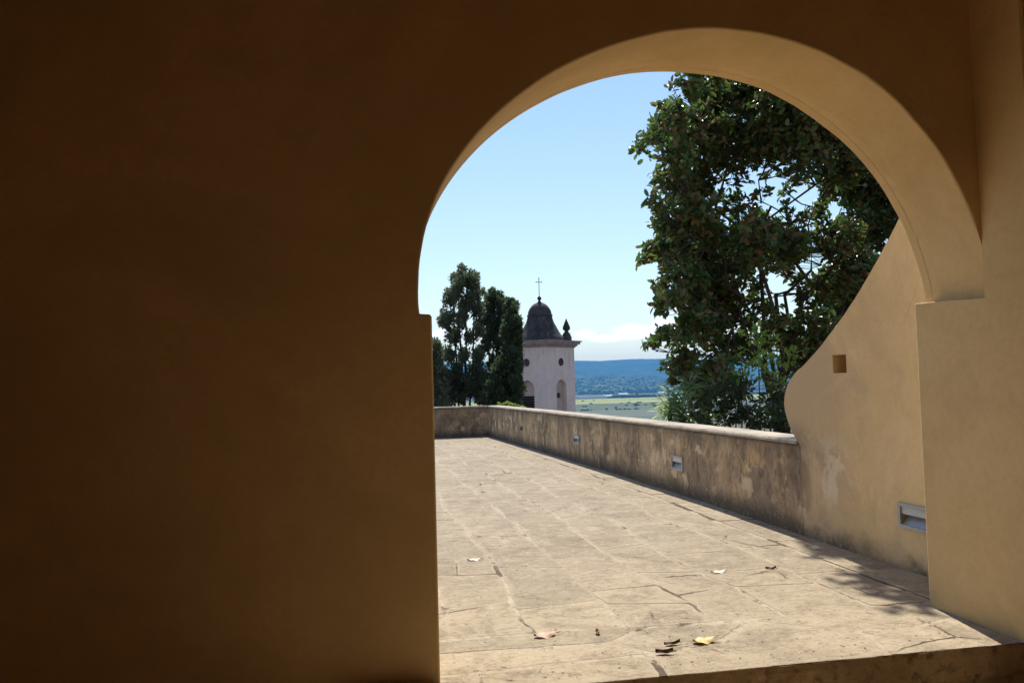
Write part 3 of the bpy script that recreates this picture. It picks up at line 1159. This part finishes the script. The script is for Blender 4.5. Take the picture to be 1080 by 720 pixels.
upright_tree('green round-topped upright tree standing between the airy tree and the dark cypress', 520, 43., -4.7,
             jit([(523, 311, 8, 1.2), (516, 325, 10, 1.2), (530, 325, 10, 1.2), (520, 342, 12, 1.2), (508, 345, 6, .7), (533, 345, 9, 1.2), (515, 360, 8, .9), (526, 362, 9, .9), (505, 372, 6, .7), (520, 385, 7, .7), (532, 375, 8, 1),
                  (514, 402, 8, .7), (508, 420, 8, .9)]), M_CYPD, .18, 2600, [(521, 320), (513, 335), (530, 335)])
upright_tree('narrow dark dense cypress closest to the bell tower', 540, 39., -4.5,
             jit([(540, 322, 6, 1.5), (539, 334, 8, 1.5), (545, 345, 9, 1.5), (537, 352, 9, 1.5), (543, 365, 10, 1.5), (547, 380, 7, 1.4), (533, 378, 10, 1.5), (526, 395, 11, 1.5), (540, 396, 12, 1.5), (520, 410, 11, 1.5),
                  (534, 413, 13, 1.5), (546, 412, 9, 1.4), (525, 424, 12, 1.5), (541, 426, 11, 1.5), (516, 422, 9, 1.4)]), M_CYPD, .18, 3000, [(540, 325), (536, 360)])
upright_tree('small grey-green upright tree half hidden by the arch jamb', 460, 38., -4.4,
             jit([(459, 367, 6, 1), (462, 378, 6, 1), (456, 385, 8, 1), (464, 392, 6, .9), (458, 402, 8, 1), (466, 410, 7, .9), (458, 420, 8, 1), (448, 372, 8, 1), (445, 395, 10, 1), (467, 424, 7, 1)]), M_CYP, .19, 2100, [(458, 370), (463, 385)])

# ------------------------------------------------------------------ bell tower
TS = 3.94
random.seed(9)
RNG = np.random.default_rng(9)
TRZ = math.atan2(.667, .745)
TB = -5.2
tower = thing('bell_tower', 'pale square bell tower with dark bell-shaped dome and cross', 'tower', (14.13, 64.78, TB), TRZ)
h = TS / 2
wz0, wz1 = 0., 4.40 - TB


def arch_poly(w, z0, zs, n=14):
    """outline of a round-headed opening in (u, z)"""
    p = [(-w / 2, z0), (w / 2, z0), (w / 2, zs)]
    for i in range(1, n):
        g = PI * i / n
        p.append((w / 2 * math.cos(g), zs + w / 2 * math.sin(g)))
    p.append((-w / 2, zs))
    return p


tw_ = MB().box((0, 0, wz1 / 2), (TS, TS, wz1)).build('wall', M_TOWER, tower)
NZ0, NZS = .15 - TB - 3.4, 1.82 - .72 - TB
NW = 1.42
cuts = []
for k in range(4):
    g = k * PI / 2
    q = arch_poly(NW, NZ0, NZS)
    m = MB()
    n = len(q)
    vs = []
    for dpt in (-h - .3, -h + .34):
        for u, z in q:
            x, y = u, dpt
            vs.append((x * math.cos(g) - y * math.sin(g), x * math.sin(g) + y * math.cos(g), z))
    fs = [tuple(range(n)), tuple(range(n, 2 * n))[::-1]] + [(i, n + i, n + (i + 1) % n, (i + 1) % n) for i in range(n)]
    m.add(vs, fs)
    c = m.build('cutter', None, tower)
    bmm = bmesh.new()
    bmm.from_mesh(c.data)
    bmesh.ops.recalc_face_normals(bmm, faces=bmm.faces)
    bmm.to_mesh(c.data)
    bmm.free()
    cuts.append(c)
cut(tw_, cuts)


def rot_pts(vs, g):
    return [(x * math.cos(g) - y * math.sin(g), x * math.sin(g) + y * math.cos(g), z) for x, y, z in vs]


for k in range(4):
    g = k * PI / 2
    q = arch_poly(NW - .004, NZ0, NZS)
    m = MB()
    m.add(rot_pts([(u, -h + .335, z) for u, z in q], g), [tuple(range(len(q)))])
    nic = m.build('niche', M_TOWERN, tower)
    m = MB()
    ring = []
    for r, y in ((.31, -h + .0), (.31, -h - .05), (.25, -h - .06), (.235, -h - .015), (.0, -h - .012)):
        ring.append([(r * math.cos(2 * PI * i / 24), y, 3.22 - TB + r * math.sin(2 * PI * i / 24)) for i in range(24)])
    vs = rot_pts([p for rr in ring for p in rr], g)
    fs = [(a * 24 + i, a * 24 + (i + 1) % 24, (a + 1) * 24 + (i + 1) % 24, (a + 1) * 24 + i) for a in range(4) for i in range(24)]
    m.add(vs, fs)
    m.build('oculus', M_IRON, tower)
    m = MB()
    if k % 2 == 0:                                       # small round disc inside the niche
        ring = []
        for r, y in ((.22, -h + .334), (.22, -h + .28), (.0, -h + .27)):
            ring.append([(r * math.cos(2 * PI * i / 20), y, .55 - TB + r * math.sin(2 * PI * i / 20)) for i in range(20)])
        m.add(rot_pts([p for rr in ring for p in rr], g), [(a * 20 + i, a * 20 + (i + 1) % 20, (a + 1) * 20 + (i + 1) % 20, (a + 1) * 20 + i) for a in range(2) for i in range(20)])
        m.build('medallion', M_IRON, nic)
    else:                                                # dark louvred opening
        for j in range(12):
            zc_ = .55 - TB - j * .2
            m.add(rot_pts([(-NW / 2 + .02, -h + .33, zc_), (NW / 2 - .02, -h + .33, zc_), (NW / 2 - .02, -h + .16, zc_ - .17), (-NW / 2 + .02, -h + .16, zc_ - .17)], g), [(0, 1, 2, 3)])
        m.build('louvre', M_DARK, nic)
cm_ = MB()
for (w, z0, z1) in ((TS + .18, 4.40, 4.52), (TS + .42, 4.52, 4.66), (TS + .75, 4.66, 4.84), (TS + .95, 4.84, 4.95)):
    cm_.box((0, 0, (z0 + z1) / 2 - TB), (w, w, z1 - z0 - .002))
cm_.build('cornice', M_CORN, tower)
dz = -TB
dm = MB()
prof = [(1.98, 4.95), (1.98, 5.10), (1.90, 5.24), (1.80, 5.38), (1.62, 5.62), (1.44, 5.95), (1.29, 6.25), (1.13, 6.55), (1.05, 6.80), (1.015, 7.02), (1.06, 7.05), (1.06, 7.12), (.99, 7.15), (.965, 7.32), (.90, 7.52),
        (.80, 7.70), (.66, 7.88), (.48, 8.03), (.28, 8.13), (.16, 8.17)]
dm.lathe((0, 0, dz), prof, 40)
dome = dm.build('dome', M_DOME, tower)
dome.data.shade_smooth()
fm = MB()
fm.lathe((0, 0, dz), [(.17, 8.165), (.12, 8.24), (.09, 8.36), (.15, 8.42), (.185, 8.50), (.15, 8.58), (.06, 8.66), (.03, 8.70)], 16)
fm.build('finial', M_DOME, tower, True)
xm = MB()
ca, sa = math.cos(-TRZ), math.sin(-TRZ)
xm.box((0, 0, dz + 9.42), (.045, .045, 1.50), -TRZ)
xm.box((0, 0, dz + 9.84), (.50, .040, .045), -TRZ)
for sx in (-.25, .25):
    xm.box((sx * ca, sx * sa, dz + 9.84), (.035, .05, .10), -TRZ)
xm.box((0, 0, dz + 10.17), (.10, .05, .035), -TRZ)
xm.build('cross', M_IRON, tower)
pf = [(.42, 4.95), (.42, 5.30), (.36, 5.36), (.34, 5.50), (.24, 5.62), (.16, 5.74), (.14, 5.80), (.25, 5.86), (.32, 5.98), (.31, 6.08), (.22, 6.32), (.11, 6.58), (.03, 6.80)]
for sx, sy in ((1, -1), (-1, -1), (1, 1), (-1, 1)):
    m = MB()
    m.lathe((0, 0, 0), [(r, z - 4.95) for r, z in pf], 16)
    m.build('pinnacle', M_DOME, tower, True, (sx * (h - .42), sy * (h - .42), dz + 4.95))

# ------------------------------------------------------------------ terrain, plain, hills
PLAIN = -60.


def ground_z(x, y):
    r = math.hypot(x - 1, (y - 8) * .9)
    t = min(1., max(0., (r - 28) / 430.))
    t = t * t * (3 - 2 * t)
    return -3.2 + (PLAIN + 3.2) * t + wob(x, y, 0, .02, 1.5 * t * (1 - t) * 4)


def terrain_mat():
    q = NT('plain_ground')
    c = q.mix(q.ramp(q.noise(.004, 4), .35, .65), (.10, .12, .05), (.19, .18, .09))
    v = q.n('ShaderNodeTexVoronoi', {'Scale': .0035}, distance='CHEBYCHEV')
    q.t.links.new(q.pos((1, .55, 1)), v.inputs['Vector'])
    c = q.mix(.45, c, q.mix(1., v.outputs['Color'], (.22, .25, .12), 'MULTIPLY'))
    c = q.mix(q.ramp(q.noise(.02, 6, .7), .55, .68), c, (.045, .06, .028))
    return q.done(c, .95, .05)


tmesh = MB()
radii = [0, 12, 22, 30, 45, 65, 90, 120, 160, 210, 270, 340, 420, 520, 700, 1000, 1500, 2200, 3200, 4500, 6500, 9000, 12000]
NA = 96
vs, fs = [], []
for r in radii:
    for k in range(NA):
        g = 2 * PI * k / NA
        x, y = 1 + r * math.cos(g), 8 + r * math.sin(g)
        vs.append((x, y, ground_z(x, y)))
for i in range(len(radii) - 1):
    for k in range(NA):
        k2 = (k + 1) % NA
        fs.append((i * NA + k, i * NA + k2, (i + 1) * NA + k2, (i + 1) * NA + k))
tmesh.add(vs, fs)
tag(tmesh.build('terrain', terrain_mat(), None, True), kind='structure')


def field_mat(name, a, b, rows=.05):
    q = NT(name)
    st = q.noise(1., 5, .6, 0., q.pos((.0006, rows, 1)))
    c = q.mix(q.ramp(st, .35, .65), a, b)
    c = q.mix(q.math('MULTIPLY', q.ramp(q.noise(.006, 5, .65), .45, .7), .5), c, mul(a, .75))
    return q.done(c, .95, .05)


def field(xa, xb, ya, yb, mat, skew=.0, lift=.25):
    m = MB()
    n = 40
    vs = []
    for i in range(n + 1):
        x = xa + (xb - xa) * i / n
        dx = x - 900
        vs.append((x, ya + dx * skew + wob(x, ya, 0, .004, 25), PLAIN + lift))
    for i in range(n + 1):
        x = xa + (xb - xa) * i / n
        dx = x - 900
        vs.append((x, yb + dx * skew + wob(x, yb, 0, .004, 25), PLAIN + lift))
    m.add(vs, [(i, i + 1, n + 2 + i, n + 1 + i) for i in range(n)])
    tag(m.build('field', mat), kind='structure')


FY = field_mat('yellow_green_crop', (.27, .28, .095), (.35, .35, .13), .012)
FG = field_mat('mid_green_crop', (.095, .11, .065), (.145, .15, .095), .02)
FS = field_mat('sage_pasture', (.115, .13, .095), (.17, .175, .125), .02)
FB = field_mat('bare_grey_earth', (.10, .085, .08), (.17, .15, .135), .006)
field(-3000, 4500, 1250, 1760, FS)
field(-3000, 4500, 1790, 2060, FG)
field(-3000, 4500, 2075, 2330, FG, .02)
field(-3000, 4500, 2350, 2720, FY, .05)
field(-3000, 4500, 2740, 3060, FY, .05)
field(-3000, 5000, 3100, 3350, FG, .02)
field(-3000, 5500, 3400, 4150, FB, -.03)
field(-3000, 5500, 4250, 4700, FG)


def hill_mat(name, a, b, s, patch=None):
    q = NT(name)
    c = q.mix(q.ramp(q.noise(s, 8, .7, .3), .35, .65), a, b)
    if patch:
        c = q.mix(q.ramp(q.noise(s * .6, 4, .6, .4, q.pos((1, 1.6, 1))), .56, .64), c, patch)
    return q.done(c, .95, .05)


def hill_sheet(name, x0, x1, y0, y1, fn, nx, ny, mat):
    m = MB()
    vs = []
    for j in range(ny + 1):
        for i in range(nx + 1):
            x, y = x0 + (x1 - x0) * i / nx, y0 + (y1 - y0) * j / ny
            vs.append((x, y, fn(x, y)))
    m.add(vs, [(j * (nx + 1) + i, j * (nx + 1) + i + 1, (j + 1) * (nx + 1) + i + 1, (j + 1) * (nx + 1) + i) for j in range(ny) for i in range(nx)])
    return tag(m.build(name, mat, None, True), kind='structure')


def mid_hill(x, y):
    t = (y - 4300) / 3600.
    if t <= 0:
        return PLAIN - 2.
    b = math.sin(min(t, 1.) * PI * .5)
    lump = 95 + 34 * noise.noise(Vector((x * .0011 + 3.3, y * .0009, 1.))) + 26 * noise.noise(Vector((x * .0035, y * .003, 4.)))
    lump *= 1 + .25 * math.exp(-((x - 2050) / 420.) ** 2)
    tree = 9 * noise.noise(Vector((x * .016, y * .02, 2.))) + 6 * noise.noise(Vector((x * .04, y * .04, 7.)))
    return PLAIN - 2 + b * lump + tree * min(1, t * 6)


def ridge(x, y):
    t = min(1., max(0., (y - 7300) / 2900.))
    b = t * t * (3 - 2 * t)
    top = 366 + 42 * noise.noise(Vector((x * .0006, .3, 1.))) + 20 * noise.noise(Vector((x * .0022, .3, 1.)))
    gul = 55 * noise.noise(Vector((x * .0022, y * .0008, 6.))) + 22 * noise.noise(Vector((x * .006, y * .003, 6.)))
    return PLAIN - 3 + b * top + gul * b * (1 - b) * 3.2 + 4 * noise.noise(Vector((x * .02, y * .02, 2.))) * b


hill_sheet('wooded_hills', -2500, 7000, 4200, 8200, mid_hill, 260, 120, hill_mat('hill_woods', (.018, .032, .020), (.055, .075, .038), .009, (.15, .15, .085)))
hill_sheet('far_ridge', -5000, 9000, 7000, 11200, ridge, 200, 60, hill_mat('ridge_woods', (.012, .024, .022), (.05, .068, .045), .004))

# belts of woodland that read as one mass from here
bl, bm_ = [], MB()


def blob(m, c, r, hgt, n=6):
    vs = []
    prof = [(.35, 0.), (.95, .25), (1., .55), (.7, .85), (.15, 1.)]
    for a, b in prof:
        for k in range(n):
            g = 2 * PI * k / n + c[0]
            q = r * a * random.uniform(.75, 1.2)
            vs.append((c[0] + q * math.cos(g), c[1] + q * math.sin(g), c[2] + hgt * b * random.uniform(.9, 1.08)))
    fs = [(i * n + k, i * n + (k + 1) % n, (i + 1) * n + (k + 1) % n, (i + 1) * n + k) for i in range(4) for k in range(n)]
    fs.append(tuple(4 * n + k for k in range(n)))
    m.add(vs, fs)


for k in range(420):                              # thin hedgerows between the fields
    y = random.choice((1775, 2066, 2338, 2730)) + random.gauss(0, 4)
    x = y * random.uniform(.12, .50)
    if noise.noise(Vector((x * .012, y * .05, 3))) > .0:
        sz = random.uniform(1.5, 3.6)
        blob(bm_, (x, y, PLAIN), sz * 1.4, sz)
for k in range(3600):
    y = random.choice((random.gauss(3180, 30), random.gauss(3330, 40), random.gauss(4350, 120), random.uniform(4300, 6500), random.uniform(4600, 7200)))
    x = y * random.uniform(.10, .52)
    if y < 4250 and noise.noise(Vector((x * .006, y * .004, 0))) < .05:
        continue
    s = random.uniform(4.5, 9.5)
    blob(bm_, (x, y, (mid_hill(x, y) if y > 4300 else PLAIN) - 1), s * 1.1, s * 1.15)
tag(bm_.build('woodland', simple('far_woods', (.026, .038, .022), .95, .05, .4, .02)), 'belts of dark woodland across the valley', 'woodland', None, 'stuff')

# single trees standing in the fields
ftspots = [(671, 429.5, 1900, 11, 'lone dark tree with a tall upright crown in the valley fields right of the tower'),
           (690, 431, 1820, 12, 'broad dark bushy tree in the valley fields beside the strap-leaved plant'),
           (650, 431.5, 1800, 7, 'low pale bush in the valley fields nearest to the bell tower'),
           (671.5, 420.5, 3000, 17, 'tall thin tree standing at the back edge of the yellow crop'),
           (694, 424.5, 2500, 10, 'small round tree on the right of the yellow crop'),
           (640, 433, 1720, 6, 'tiny bush at the bottom of the sage pasture by the tower')]
for x, y, Y, s, lab in ftspots:
    p = at(x, y, Y)
    p.z = PLAIN
    t = thing('field_tree', lab, 'tree', p, 0., 'single trees in the valley fields')
    m = MB()
    m.tube([(0, 0, 0), (0, 0, s * .5)], [s * .05, s * .03], 6)
    m.build('trunk', M_BARK, t)
    cl = [((RNG.normal() * s * .22, RNG.normal() * s * .22, s * random.uniform(.4, .95)), s * .26, 1) for _ in range(9)]
    a = clump_leaves(cl, 60 / (s * .26) ** 2 * 1.0, s * .13)
    leaf_mesh('crown', *a, M_FTREE, t, .05, .1, simple_=True)

# farm buildings and houses
HW = simple('white_house_wall', (.72, .68, .62), .9, .1, .08, .1)
HR = simple('tiled_roof', (.30, .17, .12), .9, .1, .15, .2)
HG = simple('grey_shed_roof', (.10, .105, .12), .7, .2, .15, .1)
HB = simple('pale_sheet_roof', (.5, .5, .5), .6, .2, .1, .1)


def house(px, py, Y, w, d, hh, rf, roof, lab, rz=0., onhill=False, cat='house', name='farm_house', grp='houses and sheds across the valley'):
    p = at(px, py, Y)
    p.z = (mid_hill(p.x, p.y) if onhill else PLAIN) - .3
    t = thing(name, lab, cat, p, rz, grp)
    m = MB()
    m.box((0, 0, hh / 2), (w, d, hh))
    m.add([(-w / 2, -d / 2, hh), (w / 2, -d / 2, hh), (w / 2, d / 2, hh), (-w / 2, d / 2, hh), (-w / 2, 0, hh + rf * .97), (w / 2, 0, hh + rf * .97)], [(0, 4, 3), (1, 2, 5)])
    m.build('wall', HW, t)
    m = MB()
    e = .6
    for sgn in (-1, 1):
        a = [(-w / 2 - e, sgn * (d / 2 + e), hh - e * .5), (w / 2 + e, sgn * (d / 2 + e), hh - e * .5), (w / 2 + e, 0, hh + rf), (-w / 2 - e, 0, hh + rf)]
        m.add(a + [(x, y, z + .4) for x, y, z in a], [(0, 1, 2, 3), (4, 5, 6, 7), (0, 1, 5, 4), (1, 2, 6, 5), (2, 3, 7, 6), (3, 0, 4, 7)])
    m.build('roof', roof, t)
    k = 2 if w < 30 else 4
    for i in range(k):
        m = MB()
        m.box((-w / 2 + w * (i + .5) / k, -d / 2 - .05, hh * .5), (1.6, .2, 1.7))
        m.build('window', M_DARK, t)


house(616, 420.5, 3120, 62, 22, 7, 5, HG, 'long low shed with a dark roof, right at the edge of the tower', .1, cat='shed', name='farm_shed')
house(630, 420, 3140, 70, 22, 7, 5, HG, 'long dark-roofed shed, second to the right of the tower', .05, cat='shed', name='farm_shed')
house(641, 419, 3300, 40, 20, 7, 4, HB, 'pale-roofed shed at the right end of the shed row', .0, cat='shed', name='farm_shed')
house(657, 417.8, 3600, 46, 22, 8, 5, HB, 'pale long shed on the bare ground in mid valley', .1, cat='shed', name='farm_shed')
house(697, 416.6, 3800, 34, 20, 8, 4, HB, 'pale shed near the foliage on the right of the bare ground', .2, cat='shed', name='farm_shed')
for i, (px_, py_, Y_) in enumerate(((612, 408, 5000), (626, 409, 4800), (629, 408, 5100), (640, 412, 4600), (655, 409, 5000), (668, 411, 4700), (677, 407, 5600), (684, 410, 4900), (700, 409, 5300), (618, 411.5, 4600))):
    house(px_, py_, Y_, random.uniform(14, 24), random.uniform(10, 14), random.uniform(6, 9), 3.5, HR if i % 3 else HG, 'tiny white house scattered on the wooded hillside across the valley', random.uniform(-.4, .4), True)

# ------------------------------------------------------------------ fallen leaves on the paving


def fallen(name, label, x, y, L, W, rz, mat, curl=.35, lift=.012, roll=0., twist=.5):
    t = MB()
    nu, nv = 12, 5
    vs, tt = [], []
    for i in range(nu + 1):
        u = i / nu
        w = W * (math.sin(PI * min(1, u * 1.02)) ** .7) * (1 - .25 * u) * .5 + .001
        for j in range(nv):
            v = (j - 2) / 2
            ed = abs(v)
            xx = (u - .5) * L
            yy = v * w * (1 + .16 * math.sin(u * 19 + L * 90 + v)) + W * .16 * math.sin(u * 3.2 + L * 70)
            zz = curl * W * (ed ** 2) * .8 + L * (.9 * max(0, u - .68) ** 1.6 + .7 * max(0, .22 - u) ** 1.4) * (.7 + .5 * v) \
                + math.sin(u * 8 + v * twist * 4 + L * 60) * W * .07 + .10 * W * max(0, v * math.sin(u * 5)) ** 2
            vs.append((xx, yy, zz))
            tt.append(min(1, ed * .7 + (abs(u - .5) * 2) ** 4 * .5))
    fs = [(i * nv + j, i * nv + j + 1, (i + 1) * nv + j + 1, (i + 1) * nv + j) for i in range(nu) for j in range(nv - 1)]
    t.add(vs, fs, tt)
    o0 = len(t.v)
    t.tube([(L * .48, 0, curl * L * .12), (L * .58, W * .05, curl * L * .16), (L * .68, W * .1, curl * L * .1)], [.0022, .002, .0016], 5)
    t.t += [.9] * (len(t.v) - o0)
    o = t.build(name, mat, None, True)
    zmin = min(v[2] for v in t.v)
    o.location = (x, y, .006 - zmin)
    o.rotation_euler = (roll, 0, rz)
    tag(o, label, 'leaf', 'fallen leaves on the terrace')
    return o


fallen('fallen_leaf', 'curled orange-brown dry leaf lying near the left jamb', 1.0, 4.655, .145, .085, .12, M_LBROWN, -.10, roll=.06)
fallen('fallen_leaf', 'yellow and cream leaf, the brightest one near the step edge', 1.83, 4.335, .14, .08, .10, M_LYELL, -.10, roll=.06)
fallen('fallen_leaf', 'dark brown twisted leaf just in front of the yellow leaf', 1.545, 4.19, .095, .035, -.12, M_LDARK, .5)
fallen('fallen_leaf', 'pale dry leaf in the middle of the terrace, to the right', 2.60, 5.83, .13, .06, .15, M_LPALE, -.10, roll=.06)
fallen('fallen_leaf', 'pale grey leaf by itself close to the left jamb', .872, 6.79, .12, .06, .05, M_LPALE, -.10, roll=.06)
fallen('fallen_leaf', 'thin dark leaf touching the left tip of the yellow leaf', 1.64, 4.32, .10, .03, .2, M_LDARK, .35)
fallen('fallen_leaf', 'small dark leaf beside the kerb band at right', 3.02, 5.82, .08, .03, -.3, M_LDARK, .4)
fallen('fallen_leaf', 'small brown leaf to the right of the orange-brown leaf', 1.30, 4.62, .06, .03, 1.2, M_LBROWN, .5)
db = MB()
for k in range(380):
    y = 4.0 + 10 * random.random() ** 2.2
    near_wall = k % 3 == 0
    x = random.uniform(.35, 3.5 if y > 4.75 else 3.3) if not (near_wall and y > 4.75) else px_wall(y) - .55 * random.random() ** 1.6
    s = random.uniform(.003, .010)
    g = random.uniform(0, 2 * PI)
    q = [(s * random.uniform(.7, 1.6) * math.cos(g + i * 1.57), s * random.uniform(.3, .8) * math.sin(g + i * 1.57)) for i in range(4)]
    z = .0085
    db.add([(x + a, y + b, z - .003 + random.uniform(0, .001)) for a, b in q] + [(x, y, z - .0005)], [(0, 1, 4), (1, 2, 4), (2, 3, 4), (3, 0, 4)], random.random())
tag(db.build('leaf_crumbs', M_LDARK), 'crumbs of dry leaf and grit strewn on the paving', 'debris', None, 'stuff')

# ------------------------------------------------------------------ air
hz = MB()
hz.box((2500, 4850, 163.), (21000, 13400, 450.))
hq = bpy.data.materials.new('haze_air')
hq.use_nodes = True
ht = hq.node_tree
ht.nodes.remove(ht.nodes['Principled BSDF'])
pv_ = ht.nodes.new('ShaderNodeVolumePrincipled')
pv_.inputs['Color'].default_value = (.13, .50, 1., 1)
pv_.inputs['Density'].default_value = 7.5e-5
pv_.inputs['Anisotropy'].default_value = 0.
ht.links.new(pv_.outputs[0], ht.nodes['Material Output'].inputs['Volume'])
tag(hz.build('haze', hq), 'pale blue haze over the valley', 'haze', None, 'stuff')

# ------------------------------------------------------------------ sun and sky
AZ, EL = R(11.2), R(53.)
sd = Vector((math.sin(AZ) * math.cos(EL), math.cos(AZ) * math.cos(EL), math.sin(EL)))
sl = bpy.data.lights.new('sun', 'SUN')
sl.energy = 4.2
sl.angle = R(.53)
sl.color = (1., .945, .86)
so = bpy.data.objects.new('sun', sl)
COL.objects.link(so)
so.rotation_euler = sd.to_track_quat('Z', 'Y').to_euler()

w = bpy.data.worlds.new('World')
S.world = w
w.use_nodes = True
wt_ = w.node_tree
bg = wt_.nodes['Background']
sky = wt_.nodes.new('ShaderNodeTexSky')
sky.sky_type = 'NISHITA'
sky.sun_disc = False
sky.sun_elevation = EL
sky.sun_rotation = AZ
sky.altitude = 300
sky.air_density = 1.45
sky.dust_density = .05
sky.ozone_density = 2.5
bg.inputs['Strength'].default_value = .095
# small fair-weather cumulus low over the ridge
tc = wt_.nodes.new('ShaderNodeTexCoord')
mp = wt_.nodes.new('ShaderNodeMapping')
mp.inputs['Scale'].default_value = (1., 1., 2.4)
mp.inputs['Location'].default_value = (.37, .0, .0)
wt_.links.new(tc.outputs['Generated'], mp.inputs['Vector'])


def wn(typ, ins, **kw):
    nd = wt_.nodes.new(typ)
    for k, v in kw.items():
        setattr(nd, k, v)
    for k, v in ins.items():
        if isinstance(v, bpy.types.NodeSocket):
            wt_.links.new(v, nd.inputs[k])
        else:
            nd.inputs[k].default_value = v
    return nd


cn = wn('ShaderNodeTexNoise', {'Vector': mp.outputs[0], 'Scale': 17., 'Detail': 8., 'Roughness': .58})
sx = wn('ShaderNodeSeparateXYZ', {0: tc.outputs['Generated']})
tot = None
for (px, py, rx, ry) in ((676, 350, 40, 11), (640, 357, 26, 7), (616, 353, 18, 7), (700, 342, 22, 9), (560, 358, 40, 6), (480, 352, 45, 8), (790, 356, 60, 8), (900, 350, 60, 12), (330, 352, 70, 10), (150, 345, 60, 12), (1200, 340, 90, 16)):
    d = (at(px, py, 1.) - EYE).normalized()
    df = wn('ShaderNodeVectorMath', {0: tc.outputs['Generated'], 1: d}, operation='SUBTRACT')
    scd = wn('ShaderNodeVectorMath', {0: df.outputs[0], 1: Vector((F / rx, F / rx, F / ry))}, operation='MULTIPLY')
    ln = wn('ShaderNodeVectorMath', {0: scd.outputs[0]}, operation='LENGTH')
    g = wn('ShaderNodeMapRange', {0: ln.outputs['Value'], 1: .0, 2: 1.25, 3: 1., 4: 0.})
    tot = g.outputs[0] if tot is None else wn('ShaderNodeMath', {0: tot, 1: g.outputs[0]}, operation='MAXIMUM').outputs[0]
cn.inputs['Scale'].default_value = 46.
sm_ = wn('ShaderNodeMath', {0: cn.outputs['Fac'], 1: .9}, operation='MULTIPLY')
sm2 = wn('ShaderNodeMath', {0: sm_.outputs[0], 1: tot}, operation='ADD')
th = wn('ShaderNodeMapRange', {0: sm2.outputs[0], 1: .74, 2: 1.08}, interpolation_type='SMOOTHSTEP')
msk = wn('ShaderNodeMath', {0: tot, 1: .02}, operation='GREATER_THAN')
fc = wn('ShaderNodeMath', {0: th.outputs[0], 1: msk.outputs[0]}, operation='MULTIPLY')
tn = wn('ShaderNodeMix', {0: 1., 6: sky.outputs[0], 7: (1.0, .975, 1.02, 1)}, data_type='RGBA', blend_type='MULTIPLY')
mx = wn('ShaderNodeMix', {0: fc.outputs[0], 6: tn.outputs[2], 7: (11.5, 11.6, 12., 1)}, data_type='RGBA')
wt_.links.new(mx.outputs[2], bg.inputs['Color'])

S.view_settings.view_transform = 'Standard'
S.view_settings.look = 'None'
S.view_settings.gamma = 1
S.view_settings.use_curve_mapping = False
S.view_settings.exposure = .59
cy = S.cycles
cy.max_bounces = 12
cy.diffuse_bounces = 7
cy.glossy_bounces = 3
cy.transmission_bounces = 4
cy.volume_bounces = 1
cy.transparent_max_bounces = 8
cy.caustics_reflective = False
cy.caustics_refractive = False
cy.use_denoising = True
cy.sample_clamp_indirect = 6.
